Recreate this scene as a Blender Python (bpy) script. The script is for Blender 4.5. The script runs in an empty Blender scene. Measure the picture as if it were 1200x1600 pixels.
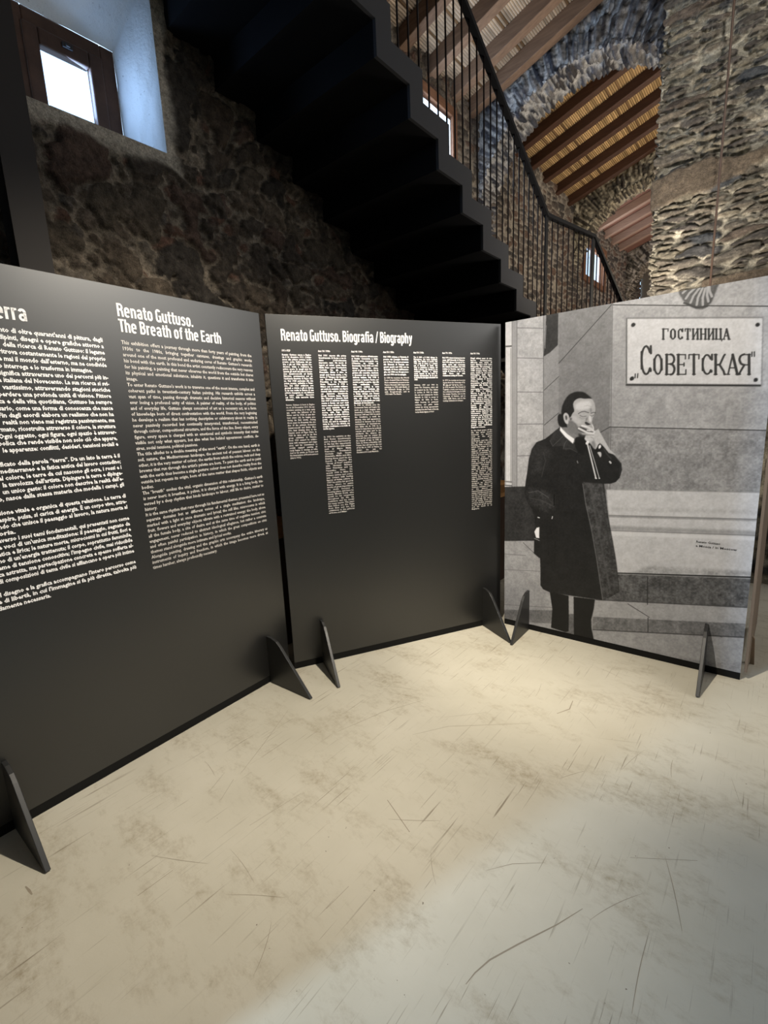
import bpy, math, random
import numpy as np
from mathutils import Vector, Matrix

S = bpy.context.scene
COL = S.collection
# ---------------------------------------------------------------- camera, world, light
cd = bpy.data.cameras.new('camera'); cam = bpy.data.objects.new('camera', cd); COL.objects.link(cam)
cd.sensor_fit = 'VERTICAL'; cd.sensor_height = 24.0; cd.lens = 24.0 * 728.07 / 1600.0
cd.clip_start = 0.05
yaw, pit, rol = (math.radians(a) for a in (40.5613, 10.6676, 2.5633))
fw = Vector((-math.sin(yaw) * math.cos(pit), math.cos(yaw) * math.cos(pit), -math.sin(pit)))
rt = Vector((math.cos(yaw), math.sin(yaw), 0)); up = rt.cross(fw)
r2 = rt * math.cos(rol) - up * math.sin(rol); u2 = up * math.cos(rol) + rt * math.sin(rol)
cam.matrix_world = Matrix(((r2.x, u2.x, -fw.x, 0), (r2.y, u2.y, -fw.y, 0), (r2.z, u2.z, -fw.z, 1.5), (0, 0, 0, 1)))
S.camera = cam
vs = S.view_settings
vs.view_transform = 'Standard'; vs.look = 'None'; vs.gamma = 1.0; vs.use_curve_mapping = False; vs.exposure = 0.0

W = bpy.data.worlds.new('sky'); S.world = W; W.use_nodes = True
bg = W.node_tree.nodes['Background']; bg.inputs[0].default_value = (0.50, 0.72, 1.0, 1); bg.inputs[1].default_value = 3.2

def lamp(kind, name, loc, aim, power, col, **kw):
    d = bpy.data.lights.new(name, kind); d.energy = power; d.color = col
    for k, v in kw.items(): setattr(d, k, v)
    o = bpy.data.objects.new(name, d); COL.objects.link(o); o.location = loc
    o.rotation_euler = (Vector(aim) - Vector(loc)).to_track_quat('-Z', 'Y').to_euler()
    return o
WARM = (1.0, 0.915, 0.77)
# assumed ceiling track spots over the display corner, no fixtures built
lamp('SPOT', 'assumed_track_spot', (-0.40, 1.62, 3.45), (-2.00, 1.50, 1.05), 450, WARM, spot_size=1.50, spot_blend=0.85, shadow_soft_size=0.03)
lamp('SPOT', 'assumed_track_spot', (-1.00, 1.10, 3.60), (-0.80, 2.95, 1.20), 400, WARM, spot_size=1.05, spot_blend=0.7, shadow_soft_size=0.03)
# assumed daylight from an entrance behind the camera; no opening is built there
lamp('AREA', 'assumed_entrance_daylight', (-2.35, -3.9, 1.9), (-0.3, 1.2, 0.2), 250, (0.50, 0.73, 1.0), shape='RECTANGLE', size=0.14, size_y=1.4)
# assumed side daylight giving the boards their sheen; no windows built in the wall
lamp('AREA', 'assumed_side_daylight', (3.9, 3.6, 3.75), (-2.2, 2.2, 2.0), 150, (1.0, 0.97, 0.92), shape='RECTANGLE', size=5.0, size_y=1.5)
# assumed gallery spot on the pier, hidden fill added below the canes, daylight from the upper windows
lamp('SPOT', 'assumed_gallery_spot', (1.0, 1.6, 5.3), (-0.45, 5.0, 3.5), 330, (1.0, 0.97, 0.92), spot_size=0.85, spot_blend=0.8, shadow_soft_size=0.15)
lamp('AREA', 'cane_fill', (-0.85, 4.35, 2.15), (-1.2, 4.5, 5.0), 28, (1.0, 0.92, 0.82), shape='RECTANGLE', size=0.5, size_y=0.3, spread=2.6)  # added fill, out of view behind the boards, brightens canes and rafters
lamp('AREA', 'window_daylight', (-2.88, 4.3, 4.2), (-1.2, 5.6, 4.5), 17, (0.62, 0.78, 1.0), shape='RECTANGLE', size=0.8, size_y=0.7)
lamp('AREA', 'window_daylight', (-3.20, 1.22, 3.45), (-2.2, 1.5, 3.4), 5, (0.36, 0.58, 1.0), shape='RECTANGLE', size=0.22, size_y=0.24)
lamp('AREA', 'window_daylight', (-2.88, 9.7, 4.25), (-1.6, 10.5, 4.6), 16, (0.8, 0.88, 1.0), shape='RECTANGLE', size=0.8, size_y=0.5)
lamp('AREA', 'bay_fill', (-0.2, 7.2, 2.9), (-2.0, 7.2, 5.0), 60, (1.0, 0.86, 0.66), shape='RECTANGLE', size=1.0, size_y=1.0)  # added fill hidden behind the pier, brightens the second roof bay
lamp('AREA', 'bay_fill', (-0.6, 11.0, 3.0), (-2.0, 11.0, 5.0), 40, (1.0, 0.86, 0.76), shape='RECTANGLE', size=1.0, size_y=1.0)  # another added fill, out of view, for the farthest bay

# ---------------------------------------------------------------- helpers
def srgb(r, g, b): return tuple(((c / 255.0 + 0.055) / 1.055) ** 2.4 if c > 10 else c / 255.0 / 12.92 for c in (r, g, b)) + (1.0,)
def mat(name, col, rough=0.6, metal=0.0, spec=0.5):
    m = bpy.data.materials.new(name); m.use_nodes = True; b = m.node_tree.nodes['Principled BSDF']
    b.inputs['Base Color'].default_value = col; b.inputs['Roughness'].default_value = rough
    b.inputs['Metallic'].default_value = metal; b.inputs['Specular IOR Level'].default_value = spec
    return m
class NT:
    def __init__(s, m): s.t = m.node_tree; s.b = s.t.nodes['Principled BSDF']
    def n(s, typ, **kw):
        x = s.t.nodes.new(typ)
        for k, v in kw.items():
            if k.startswith('i_'):
                k = k[2:]; x.inputs[int(k) if k.isdigit() else k].default_value = v
            else: setattr(x, k, v)
        return x
    def l(s, a, b): s.t.links.new(a, b)
    def coords(s, scale=(1, 1, 1), rot=(0, 0, 0)):
        c = s.n('ShaderNodeTexCoord'); m = s.n('ShaderNodeMapping'); m.inputs['Scale'].default_value = scale; m.inputs['Rotation'].default_value = rot
        s.l(c.outputs['Object'], m.inputs['Vector']); return m.outputs[0]
    def noise(s, vec, scale, detail=4, rough=0.6):
        x = s.n('ShaderNodeTexNoise'); x.inputs['Scale'].default_value = scale; x.inputs['Detail'].default_value = detail; x.inputs['Roughness'].default_value = rough
        if vec is not None: s.l(vec, x.inputs['Vector'])
        return x.outputs[0]
    def ramp(s, fac, stops):
        r = s.n('ShaderNodeValToRGB'); e = r.color_ramp.elements
        while len(e) < len(stops): e.new(0.5)
        for k, (p, c) in zip(e, stops): k.position = p; k.color = c if isinstance(c, tuple) else (c, c, c, 1)
        s.l(fac, r.inputs[0]); return r.outputs[0]
    def mix(s, fac, a, b, mode='MIX'):
        x = s.n('ShaderNodeMix', data_type='RGBA', blend_type=mode)
        for sock, v in ((x.inputs[0], fac), (x.inputs[6], a), (x.inputs[7], b)):
            if hasattr(v, 'links'): s.l(v, sock)
            else: sock.default_value = v
        return x.outputs[2]
    def bump(s, h, strength, dist=0.01):
        x = s.n('ShaderNodeBump'); x.inputs['Strength'].default_value = strength; x.inputs['Distance'].default_value = dist
        s.l(h, x.inputs['Height']); s.l(x.outputs[0], s.b.inputs['Normal'])
    def col(s, c): s.l(c, s.b.inputs['Base Color'])

def pymesh(name, verts, faces, m=None, parent=None, smooth=False):
    me = bpy.data.meshes.new(name); me.from_pydata([tuple(v) for v in verts], [], faces); me.update()
    o = bpy.data.objects.new(name, me); COL.objects.link(o)
    if m: me.materials.append(m)
    if parent: o.parent = parent
    if smooth: me.polygons.foreach_set('use_smooth', [True] * len(me.polygons))
    return o
def npmesh(name, V, F, m=None, parent=None, color=None, smooth=False):
    """V (n,3), F (k,4) or (k,3) numpy; color (n,3) linear, kept as a point attribute"""
    me = bpy.data.meshes.new(name); n = len(V); k, c = F.shape
    me.vertices.add(n); me.vertices.foreach_set('co', np.asarray(V, np.float32).ravel())
    me.loops.add(k * c); me.loops.foreach_set('vertex_index', np.asarray(F, np.int32).ravel())
    me.polygons.add(k); me.polygons.foreach_set('loop_start', np.arange(0, k * c, c, dtype=np.int32))
    if color is not None:
        a = me.color_attributes.new('tone', 'FLOAT_COLOR', 'POINT')
        a.data.foreach_set('color', np.c_[color, np.ones(n)].astype(np.float32).ravel())
    me.update(calc_edges=True); me.validate()
    if smooth: me.polygons.foreach_set('use_smooth', np.ones(k, bool))
    o = bpy.data.objects.new(name, me); COL.objects.link(o)
    if m: me.materials.append(m)
    if parent: o.parent = parent
    return o
def grid_faces(nu, nv, mask=None, flip=False):
    i = np.arange(nu - 1)[:, None] * nv + np.arange(nv - 1)[None, :]
    q = np.stack([i, i + nv, i + nv + 1, i + 1], -1)
    if flip: q = q[..., ::-1]
    q = q.reshape(-1, 4)
    return q if mask is None else q[mask[:-1, :-1].ravel()]
class MB:
    def __init__(s): s.v = []; s.f = []
    def add(s, v, f):
        b = len(s.v); s.v += [tuple(p) for p in v]; s.f += [tuple(i + b for i in q) for q in f]; return s
    def box(s, x0, x1, y0, y1, z0, z1, M=None):
        v = [Vector((x, y, z)) for x in (x0, x1) for y in (y0, y1) for z in (z0, z1)]
        if M is not None: v = [M @ p for p in v]
        return s.add(v, [(0, 1, 3, 2), (4, 6, 7, 5), (0, 4, 5, 1), (2, 3, 7, 6), (0, 2, 6, 4), (1, 5, 7, 3)])
    def prism(s, pts, h0, h1, fn):
        """extrude polygon pts (a,b) between h0 and h1; fn(a,b,h)->xyz"""
        n = len(pts); v = [fn(a, b, h0) for a, b in pts] + [fn(a, b, h1) for a, b in pts]
        return s.add(v, [tuple(range(n))[::-1], tuple(range(n, 2 * n))] + [(i, (i + 1) % n, (i + 1) % n + n, i + n) for i in range(n)])
    def tube(s, p, r, seg=8):
        p = [Vector(q) for q in p]; v = []; f = []
        for i, q in enumerate(p):
            t = (p[min(i + 1, len(p) - 1)] - p[max(i - 1, 0)]).normalized()
            a = t.cross(Vector((0, 1, 0)) if abs(t.y) < 0.9 else Vector((1, 0, 0))).normalized(); b = t.cross(a)
            v += [q + (a * math.cos(2 * math.pi * k / seg) + b * math.sin(2 * math.pi * k / seg)) * r for k in range(seg)]
        for i in range(len(p) - 1):
            f += [(i * seg + k, i * seg + (k + 1) % seg, (i + 1) * seg + (k + 1) % seg, (i + 1) * seg + k) for k in range(seg)]
        f += [tuple(range(seg))[::-1], tuple(range((len(p) - 1) * seg, len(p) * seg))]
        return s.add(v, f)
    def build(s, name, m, parent=None, bevel=0, smooth=False):
        o = pymesh(name, s.v, s.f, m, parent, smooth)
        if bevel:
            b = o.modifiers.new('bevel', 'BEVEL'); b.width = bevel; b.segments = 2; b.limit_method = 'ANGLE'
        return o
def empty(name, loc=(0, 0, 0), rz=0.0):
    o = bpy.data.objects.new(name, None); COL.objects.link(o); o.location = loc; o.rotation_euler = (0, 0, rz); o.empty_display_size = 0.1; return o
def tag(o, label=None, cat=None, group=None, kind=None):
    if label: o['label'] = label
    if cat: o['category'] = cat
    if group: o['group'] = group
    if kind: o['kind'] = kind
    return o

# ---------------------------------------------------------------- numpy stone fields
def hash2(i, j, s):
    h = (i.astype(np.int64) * 374761393 + j.astype(np.int64) * 668265263 + s * 1442695041) & 0x7fffffff
    h = ((h ^ (h >> 13)) * 1274126177) & 0x7fffffff
    h = ((h ^ (h >> 16)) * 2246822519) & 0x7fffffff
    return ((h ^ (h >> 15)) & 0xffff) / 65535.0
def vnoise(u, v, s):
    i = np.floor(u); j = np.floor(v); a = u - i; b = v - j; a = a * a * (3 - 2 * a); b = b * b * (3 - 2 * b)
    return (hash2(i, j, s) * (1 - a) + hash2(i + 1, j, s) * a) * (1 - b) + (hash2(i, j + 1, s) * (1 - a) + hash2(i + 1, j + 1, s) * a) * b
def fbm(u, v, s, o=4):
    r = 0; a = 0.5; t = 0
    for k in range(o): r = r + a * vnoise(u * 2 ** k, v * 2 ** k, s + 17 * k); t += a; a *= 0.55
    return r / t
def voro(u, v, s, jit=0.9):
    i0 = np.floor(u); j0 = np.floor(v); d1 = np.full(u.shape, 9.0); d2 = d1.copy(); idn = np.zeros(u.shape); 
    for di in (-1, 0, 1):
        for dj in (-1, 0, 1):
            i = i0 + di; j = j0 + dj
            x = i + 0.5 + jit * (hash2(i, j, s) - 0.5); y = j + 0.5 + jit * (hash2(i, j, s + 5) - 0.5)
            d = np.hypot(u - x, v - y); r = hash2(i, j, s + 9)
            n = d < d1; d2 = np.where(n, d1, np.minimum(d2, d)); idn = np.where(n, r, idn); d1 = np.where(n, d, d1)
    return d1, d2, idn
def sstep(a, b, x): t = np.clip((x - a) / (b - a), 0, 1); return t * t * (3 - 2 * t)
def stones(U, V, cu, cv, s, warp=0.5, gap=0.12, soft=0.25):
    """rubble of cells about cu x cv metres -> relief 0..1, stone mask, stone random number"""
    wu = (fbm(U * 9, V * 9, s + 40) - 0.5) * warp * cu + (fbm(U * 2.5, V * 2.5, s + 41) - 0.5) * warp * 2 * cu
    wv = (fbm(U * 9, V * 9, s + 50) - 0.5) * warp * cv * 1.3 + (fbm(U * 2.5, V * 2.5, s + 51) - 0.5) * warp * 2.4 * cv
    d1, d2, r = voro((U + wu) / cu, (V + wv) / cv, s)
    e = d2 - d1; g = gap * (0.5 + 1.1 * fbm(U * 6, V * 6, s + 60))
    m = sstep(g * 0.6, g * 1.2, e); h = sstep(g * 0.5, g + soft, e)
    return h, m, r
def pal(r, cols):
    c = np.array(cols); x = (r * 7919.0) % 1.0 * (len(cols) - 1e-6); return c[np.floor(x).astype(int)]
def lin(c): c = np.array(c, float) / 255.0; return c ** 2.2

def stone_mat(name, rough=0.9, contrast=0.6, bump=0.8):
    m = mat(name, (0.2, 0.2, 0.2, 1), rough, spec=0.25); t = NT(m)
    a = t.n('ShaderNodeVertexColor', layer_name='tone'); c = t.coords()
    n1 = t.noise(c, 28, 6, 0.7); n2 = t.noise(c, 110, 4, 0.7)
    k = t.ramp(n1, [(0.25, (1 - contrast,) * 3 + (1,)), (0.75, (1 + contrast * 0.6,) * 3 + (1,))])
    x = t.mix(1.0, a.outputs[0], k, 'MULTIPLY'); t.col(t.mix(1.0, x, t.ramp(n2, [(0.3, (0.6, 0.6, 0.6, 1)), (0.6, (1.15, 1.15, 1.15, 1))]), 'MULTIPLY'))
    add = t.n('ShaderNodeMath', operation='ADD'); t.l(n1, add.inputs[0]); t.l(n2, add.inputs[1]); t.bump(add.outputs[0], bump, 0.02)
    return m
M_STONE = stone_mat('rubble_stone'); M_PIER = stone_mat('schist_stone', bump=0.6)

# ---------------------------------------------------------------- floor
def floor_mat():
    m = mat('worn_concrete', srgb(200, 192, 176), 0.55, spec=0.35); t = NT(m)
    c = t.coords(); base = t.mix(t.ramp(t.noise(c, 1.3, 5, 0.6), [(0.35, 0.0), (0.7, 1.0)]), srgb(206, 200, 184), srgb(190, 184, 167))
    sm = t.ramp(t.noise(t.coords((1, 2.4, 1), (0, 0, 0.9)), 2.3, 9, 0.75), [(0.50, 0.0), (0.64, 1.0)])
    fine = t.ramp(t.noise(c, 34, 5, 0.7), [(0.35, 0.0), (0.7, 1.0)])
    k = t.n('ShaderNodeMath', operation='MULTIPLY'); t.l(sm, k.inputs[0]); t.l(fine, k.inputs[1])
    base = t.mix(k.outputs[0], base, srgb(158, 146, 124))
    for i, (rot, sx, sc, lo) in enumerate([(0.5, 34, 1.6, 0.65), (1.25, 40, 2.1, 0.655), (-0.35, 44, 1.4, 0.655), (2.2, 52, 2.6, 0.655), (0.9, 70, 3.0, 0.65)]):
        v = t.coords((sx, 1.2, 1), (0, 0, rot)); s1 = t.ramp(t.noise(v, sc, 3, 0.55), [(lo, 0.0), (lo + 0.05, 1.0)])
        msk = t.ramp(t.noise(t.coords((1, 1, 1), (0, 0, rot + i)), 1.7 + 0.3 * i, 3), [(0.46, 0.0), (0.62, 1.0)])
        q = t.n('ShaderNodeMath', operation='MULTIPLY'); t.l(s1, q.inputs[0]); t.l(msk, q.inputs[1])
        q2 = t.n('ShaderNodeMath', operation='MULTIPLY', i_1=0.8); t.l(q.outputs[0], q2.inputs[0])
        base = t.mix(q2.outputs[0], base, srgb(128, 116, 98))
    sp = t.ramp(t.noise(c, 60, 2, 0.5), [(0.76, 0.0), (0.79, 1.0)]); base = t.mix(sp, base, srgb(110, 98, 82))
    t.col(base); t.bump(t.noise(c, 40, 5, 0.6), 0.06, 0.01)
    return m
fl = MB().box(-2.95, 4.2, -4.6, 13.6, -0.12, 0.0).build('floor', floor_mat()); tag(fl, 'worn cream concrete floor with scratches and scuffs', 'floor', kind='structure')
rng = random.Random(5)
sc = MB()
def ribbon(pts, w):
    v = []; f = []
    for i, (x, y) in enumerate(pts):
        a = pts[max(i - 1, 0)]; b = pts[min(i + 1, len(pts) - 1)]; dx, dy = b[0] - a[0], b[1] - a[1]; L = math.hypot(dx, dy) or 1
        k = w * (0.25 + 0.75 * math.sin(math.pi * (i + 0.3) / (len(pts) - 0.4)))
        v += [(x - dy / L * k, y + dx / L * k, 0.0004), (x + dy / L * k, y - dx / L * k, 0.0004)]
    for i in range(len(pts) - 1): f.append((2 * i, 2 * i + 1, 2 * i + 3, 2 * i + 2))
    sc.add(v, f)
ribbon([(-0.346, 1.264), (-0.391, 1.169), (-0.458, 1.049), (-0.504, 0.961), (-0.521, 0.907), (-0.527, 0.868)], 0.0022)
ribbon([(-1.572, 1.406), (-1.491, 1.669), (-1.382, 1.878)], 0.0012)
ribbon([(-1.257, 1.61), (-1.153, 1.766), (-0.835, 2.033)], 0.001)
ribbon([(-1.918, 1.368), (-1.792, 1.112), (-1.712, 0.937)], 0.001)
ribbon([(-1.708, 0.902), (-1.649, 0.804)], 0.001)
ribbon([(-0.735, 2.344), (-0.724, 2.26), (-0.762, 2.184)], 0.003)
ribbon([(-1.443, 0.805), (-1.408, 1.03)], 0.001)
ribbon([(-1.099, 1.224), (-0.936, 1.158)], 0.002)
ribbon([(-1.498, 0.529), (-1.502, 0.412)], 0.0015)
ribbon([(-0.639, 1.196), (-0.581, 1.271), (-0.498, 1.341)], 0.001)
ribbon([(-1.847, 0.184), (-1.817, 0.188), (-1.793, 0.19)], 0.004)
ribbon([(-0.274, 1.539), (-0.095, 1.663)], 0.001)
ribbon([(-0.975, 0.772), (-0.97, 0.868)], 0.001)

for k in range(34):
    x = rng.uniform(-2.0, 0.3); y = rng.uniform(0.1, 2.9); a = rng.choice([0.6, 0.9, 1.5, 2.1, 2.6]) + rng.uniform(-0.35, 0.35); L = rng.uniform(0.05, 0.26); b = rng.uniform(-0.2, 0.2)
    ribbon([(x + L * t / 6 * math.cos(a + b * t / 6), y + L * t / 6 * math.sin(a + b * t / 6)) for t in range(7)], rng.uniform(0.0004, 0.0010))
tag(sc.build('scratch_marks', mat('scratch', srgb(150, 139, 121), 0.8), fl), 'dark scratches and scuff lines on the cream concrete', kind='stuff')

# ---------------------------------------------------------------- left wall: rubble under the stair, coursed brickwork further on
def make_wall_left():
    st = 0.016; y0, y1, z1 = -4.5, 13.4, 4.98
    ys = np.concatenate([np.arange(y0, 0.3, 0.12), np.arange(0.3, 4.4, 0.0095), np.arange(4.4, 6.5, st), np.arange(6.5, y1, 0.022)]); zs = np.concatenate([np.arange(0, 1.6, 0.08), np.arange(1.6, 4.2, 0.0095), np.arange(4.2, z1 + 0.01, st)])
    Y, Z = np.meshgrid(ys, zs, indexing='ij')
    h1, m1, r1 = stones(Y, Z, 0.46, 0.33, 11, 0.75, 0.17, 0.16)
    h2, m2, r2 = stones(Y + 3, Z, 0.12, 0.09, 23, 0.8, 0.22, 0.22)
    h3, m3, r3 = stones(Y + 9, Z, 0.24, 0.16, 29, 0.8, 0.18, 0.18)
    pk = sstep(0.50, 0.56, fbm(Y * 1.3, Z * 1.3, 37, 2)); h1 = h1 * (1 - pk) + h3 * pk; m1 = m1 * (1 - pk) + m3 * pk; r1 = np.where(pk > 0.5, r3, r1)
    H = np.maximum(h1, 0.55 * h2 * (1 - m1)) * 0.045 + (fbm(Y * 16, Z * 16, 70) - 0.5) * 0.035 + (fbm(Y * 45, Z * 45, 71) - 0.5) * 0.02
    stone = pal(r1, [lin((92, 83, 74)), lin((102, 92, 80)), lin((80, 74, 68)), lin((110, 98, 85)), lin((96, 84, 73)), lin((106, 88, 78))])
    small_c = pal(r2, [lin((116, 104, 92)), lin((104, 92, 80)), lin((126, 98, 84)), lin((110, 102, 94))])
    mort = lin((158, 145, 128)) * (0.55 + 0.8 * fbm(Y * 8, Z * 8, 81))[..., None]
    k2 = m2 * sstep(0.35, 0.5, fbm(Y * 4, Z * 4, 83))
    C = mort * (1 - k2[..., None]) + small_c * k2[..., None]; C = C * (1 - m1[..., None]) + stone * m1[..., None]
    C = C * (0.55 + 0.9 * fbm(Y * 5, Z * 5, 90))[..., None] * (0.45 + 1.1 * fbm(Y * 38, Z * 38, 91))[..., None] * 0.72
    # coursed brick-like stones of the hall beyond the stair
    hb, mb, rb = stones(Y, Z, 0.24, 0.085, 31, 0.45, 0.22, 0.3)
    cb = pal(rb, [lin((98, 86, 78)), lin((88, 80, 74)), lin((114, 104, 95)), lin((76, 71, 67)), lin((108, 88, 76))])
    Cb = lin((160, 150, 136)) * (1 - mb[..., None]) + cb * mb[..., None]
    w = sstep(4.5, 5.0, Y + (fbm(Y * 3, Z * 3, 5) - 0.5) * 0.8)
    H = H * (1 - w) + w * (hb * 0.03 + (fbm(Y * 14, Z * 14, 70) - 0.5) * 0.016); C = C * (1 - w[..., None]) + Cb * w[..., None]
    # lime plaster run out around the little window
    d = np.maximum(np.maximum(0.78 - Y, Y - 1.63), np.maximum(3.07 - Z, Z - 4.1)) + (fbm(Y * 7, Z * 7, 77) - 0.5) * 0.10
    p = 1 - sstep(-0.01, 0.05, d); H = H * (1 - p) + 0.03 * p; C = C * (1 - p[..., None]) + lin((196, 186, 170)) * p[..., None]
    hole = ((Y > 0.80) & (Y < 1.585) & (Z > 3.127) & (Z < 4.03)) | ((Y > 3.72) & (Y < 4.78) & (Z > 3.7) & (Z < 4.62)) | ((Y > 9.1) & (Y < 10.35) & (Z > 3.88) & (Z < 4.55))
    V = np.stack([-2.955 + H, Y, Z], -1).reshape(-1, 3)
    o = npmesh('wall_left', V, grid_faces(len(ys), len(zs), ~hole, True), M_STONE, color=C.reshape(-1, 3), smooth=True)
    tag(o, 'dark rubble stone wall with pale mortar, running behind the staircase', 'wall', kind='structure')
make_wall_left()

# ---------------------------------------------------------------- windows in the left wall
M_PLASTER = mat('white_lime_plaster', srgb(214, 214, 210), 0.9, spec=0.2)
t = NT(M_PLASTER); c_ = t.coords(); n_ = t.noise(c_, 26, 6, 0.7)
t.col(t.mix(t.ramp(t.noise(c_, 55, 3, 0.6), [(0.66, 0.0), (0.74, 1.0)]), srgb(212, 212, 208), srgb(168, 165, 158))); t.bump(n_, 0.5, 0.012)
def wood_mat(name, a, b, scale=(1, 14, 14), rough=0.6):
    m = mat(name, a, rough, spec=0.3); t = NT(m); c = t.coords(scale)
    t.col(t.mix(t.ramp(t.noise(c, 3.0, 6, 0.65), [(0.3, 0.0), (0.7, 1.0)]), a, b)); t.bump(t.noise(c, 9, 4), 0.15, 0.005); return m
M_FRAME = wood_mat('dark_window_wood', srgb(58, 40, 30), srgb(84, 60, 46), (10, 2, 2))
M_GLASS = bpy.data.materials.new('window_glass'); M_GLASS.use_nodes = True
_n = M_GLASS.node_tree; _n.nodes.clear(); _o = _n.nodes.new('ShaderNodeOutputMaterial'); _t = _n.nodes.new('ShaderNodeBsdfTransparent'); _g = _n.nodes.new('ShaderNodeBsdfGlossy'); _m = _n.nodes.new('ShaderNodeMixShader')
_t.inputs[0].default_value = (0.95, 0.97, 1, 1); _g.inputs['Roughness'].default_value = 0.1; _m.inputs[0].default_value = 0.06
_n.links.new(_t.outputs[0], _m.inputs[1]); _n.links.new(_g.outputs[0], _m.inputs[2]); _n.links.new(_m.outputs[0], _o.inputs[0])
def frame_ring(y0, y1, z0, z1, wy, wz, x0, x1):
    b = MB(); b.box(x0, x1, y0, y0 + wy, z0, z1); b.box(x0, x1, y1 - wy, y1, z0, z1)
    b.box(x0, x1, y0 + wy, y1 - wy, z0, z0 + wz); b.box(x0, x1, y0 + wy, y1 - wy, z1 - wz, z1); return b
def window_one():
    xo, xi = -2.925, -3.20
    # splayed reveal: mouth in the wall face, throat round the frame (with softly broken plaster)
    mouth = (0.80, 1.60, 3.127, 4.05); throat = (0.96, 1.475, 3.15, 3.715)
    n = 14; V = []; ring = []
    def rect(r, k):
        y0, y1, z0, z1 = r; P = []
        for a, b in (((y0, z0), (y1, z0)), ((y1, z0), (y1, z1)), ((y1, z1), (y0, z1)), ((y0, z1), (y0, z0))):
            P += [(a[0] + (b[0] - a[0]) * i / k, a[1] + (b[1] - a[1]) * i / k) for i in range(k)]
        return P
    A = rect(mouth, 20); B = rect(throat, 20); rows = []
    for j in range(n + 1):
        q = j / n; f = q ** 1.0
        for i in range(80):
            bul = 0.012 * (vnoise(np.array(i * 0.35), np.array(j * 0.6), 3) - 0.5) + (-0.02 * (1 - min(1, q * 5)) ** 2 if i >= 20 else 0)
            a, b = A[i], B[i]; cy, cz = 1.2, 3.5
            y = a[0] + (b[0] - a[0]) * f; z = a[1] + (b[1] - a[1]) * f
            V.append((xo + (xi - xo) * q, y + (y - cy) * -bul * 2, z + ((z - cz) * -bul * 2 if i >= 20 else 0)))
    F = [(j * 80 + i, j * 80 + (i + 1) % 80, (j + 1) * 80 + (i + 1) % 80, (j + 1) * 80 + i) for j in range(n) for i in range(80)]
    w = pymesh('window_1', V, F, M_PLASTER, smooth=True); tag(w, 'small bright window in a deep white splayed plaster reveal at upper left', 'window', kind='structure')
    frame_ring(0.955, 1.48, 3.13, 3.72, 0.075, 0.075, -3.27, -3.205).build('window_frame', M_FRAME, w, 0.006)
    sash = frame_ring(1.02, 1.405, 3.20, 3.645, 0.072, 0.082, -3.245, -3.19).build('sash', M_FRAME, w, 0.008)
    MB().box(-3.225, -3.219, 1.09, 1.336, 3.28, 3.565).build('pane', M_GLASS, sash)
    h = MB().box(-3.19, -3.178, 1.20, 1.25, 3.60, 3.625); h.box(-3.19, -3.17, 1.215, 1.235, 3.605, 3.62); h.build('latch', mat('black_iron', (0.015, 0.015, 0.015, 1), 0.5), sash, 0.002)
window_one()
M_BROWN = wood_mat('brown_timber', srgb(92, 62, 44), srgb(122, 86, 62), (14, 1.5, 14))
def hall_window(idx, y0, y1, z0, z1, panes, label, sash=True):
    b = MB(); xo, xi = -2.93, -3.3
    for (pa, pb) in (((y0, z0), (y1, z0)), ((y1, z0), (y1, z1)), ((y1, z1), (y0, z1)), ((y0, z1), (y0, z0))):
        b.add([(xo, pa[0], pa[1]), (xo, pb[0], pb[1]), (xi, pb[0], pb[1]), (xi, pa[0], pa[1])], [(0, 1, 2, 3)])
    w = b.build('window_%d' % idx, M_PLASTER); tag(w, label, 'window', kind='structure')
    fo = 0.03 if sash else 0.10; frame_ring(y0 - fo, y1 + fo, z0 - fo, z1 + 0.02 + fo, 0.09, 0.09, -3.0, -2.9).build('window_frame', M_BROWN, w, 0.006)
    if not sash: MB().box(-2.985, -2.979, y0 - 0.02, y1 + 0.02, z0 - 0.02, z1 + 0.04).build('pane', M_GLASS, w); return
    n = panes; step = (y1 - y0 - 0.12) / n
    for k in range(n):
        a = y0 + 0.06 + k * step; s = frame_ring(a, a + step, z0 + 0.06, z1 - 0.03, 0.05, 0.05, -3.0, -2.95).build('sash', M_BROWN, w, 0.005)
        MB().box(-2.98, -2.974, a + 0.05, a + step - 0.05, z0 + 0.11, z1 - 0.08).build('pane', M_GLASS, s)
hall_window(2, 3.72, 4.76, 3.7, 4.58, 2, 'bright hall window under the eave, seen just beyond the stair edge', False)
hall_window(3, 9.1, 10.35, 3.88, 4.55, 2, 'far two pane window with brown wooden frame behind the railing')

# ---------------------------------------------------------------- other walls (behind and beside the camera)
M_DARKWALL = mat('grey_plaster', srgb(120, 112, 100), 0.9)
def wallbox(name, label, *b): tag(MB().box(*b).build(name, M_DARKWALL), label, 'wall', kind='structure')
wallbox('wall_right', 'grey plaster wall at the right of the hall', 4.0, 4.2, -4.6, 13.5, 0, 5.2)
wallbox('wall_back', 'grey plaster wall behind the viewer', -2.95, 4.2, -4.8, -4.6, 0, 6.6)
wallbox('wall_occluder', 'unseen grey partition added to cut off the assumed entrance daylight', -2.9, -1.40, -0.98, -0.88, 0, 4.2)  # added out of view to give the floor daylight its edge

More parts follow.
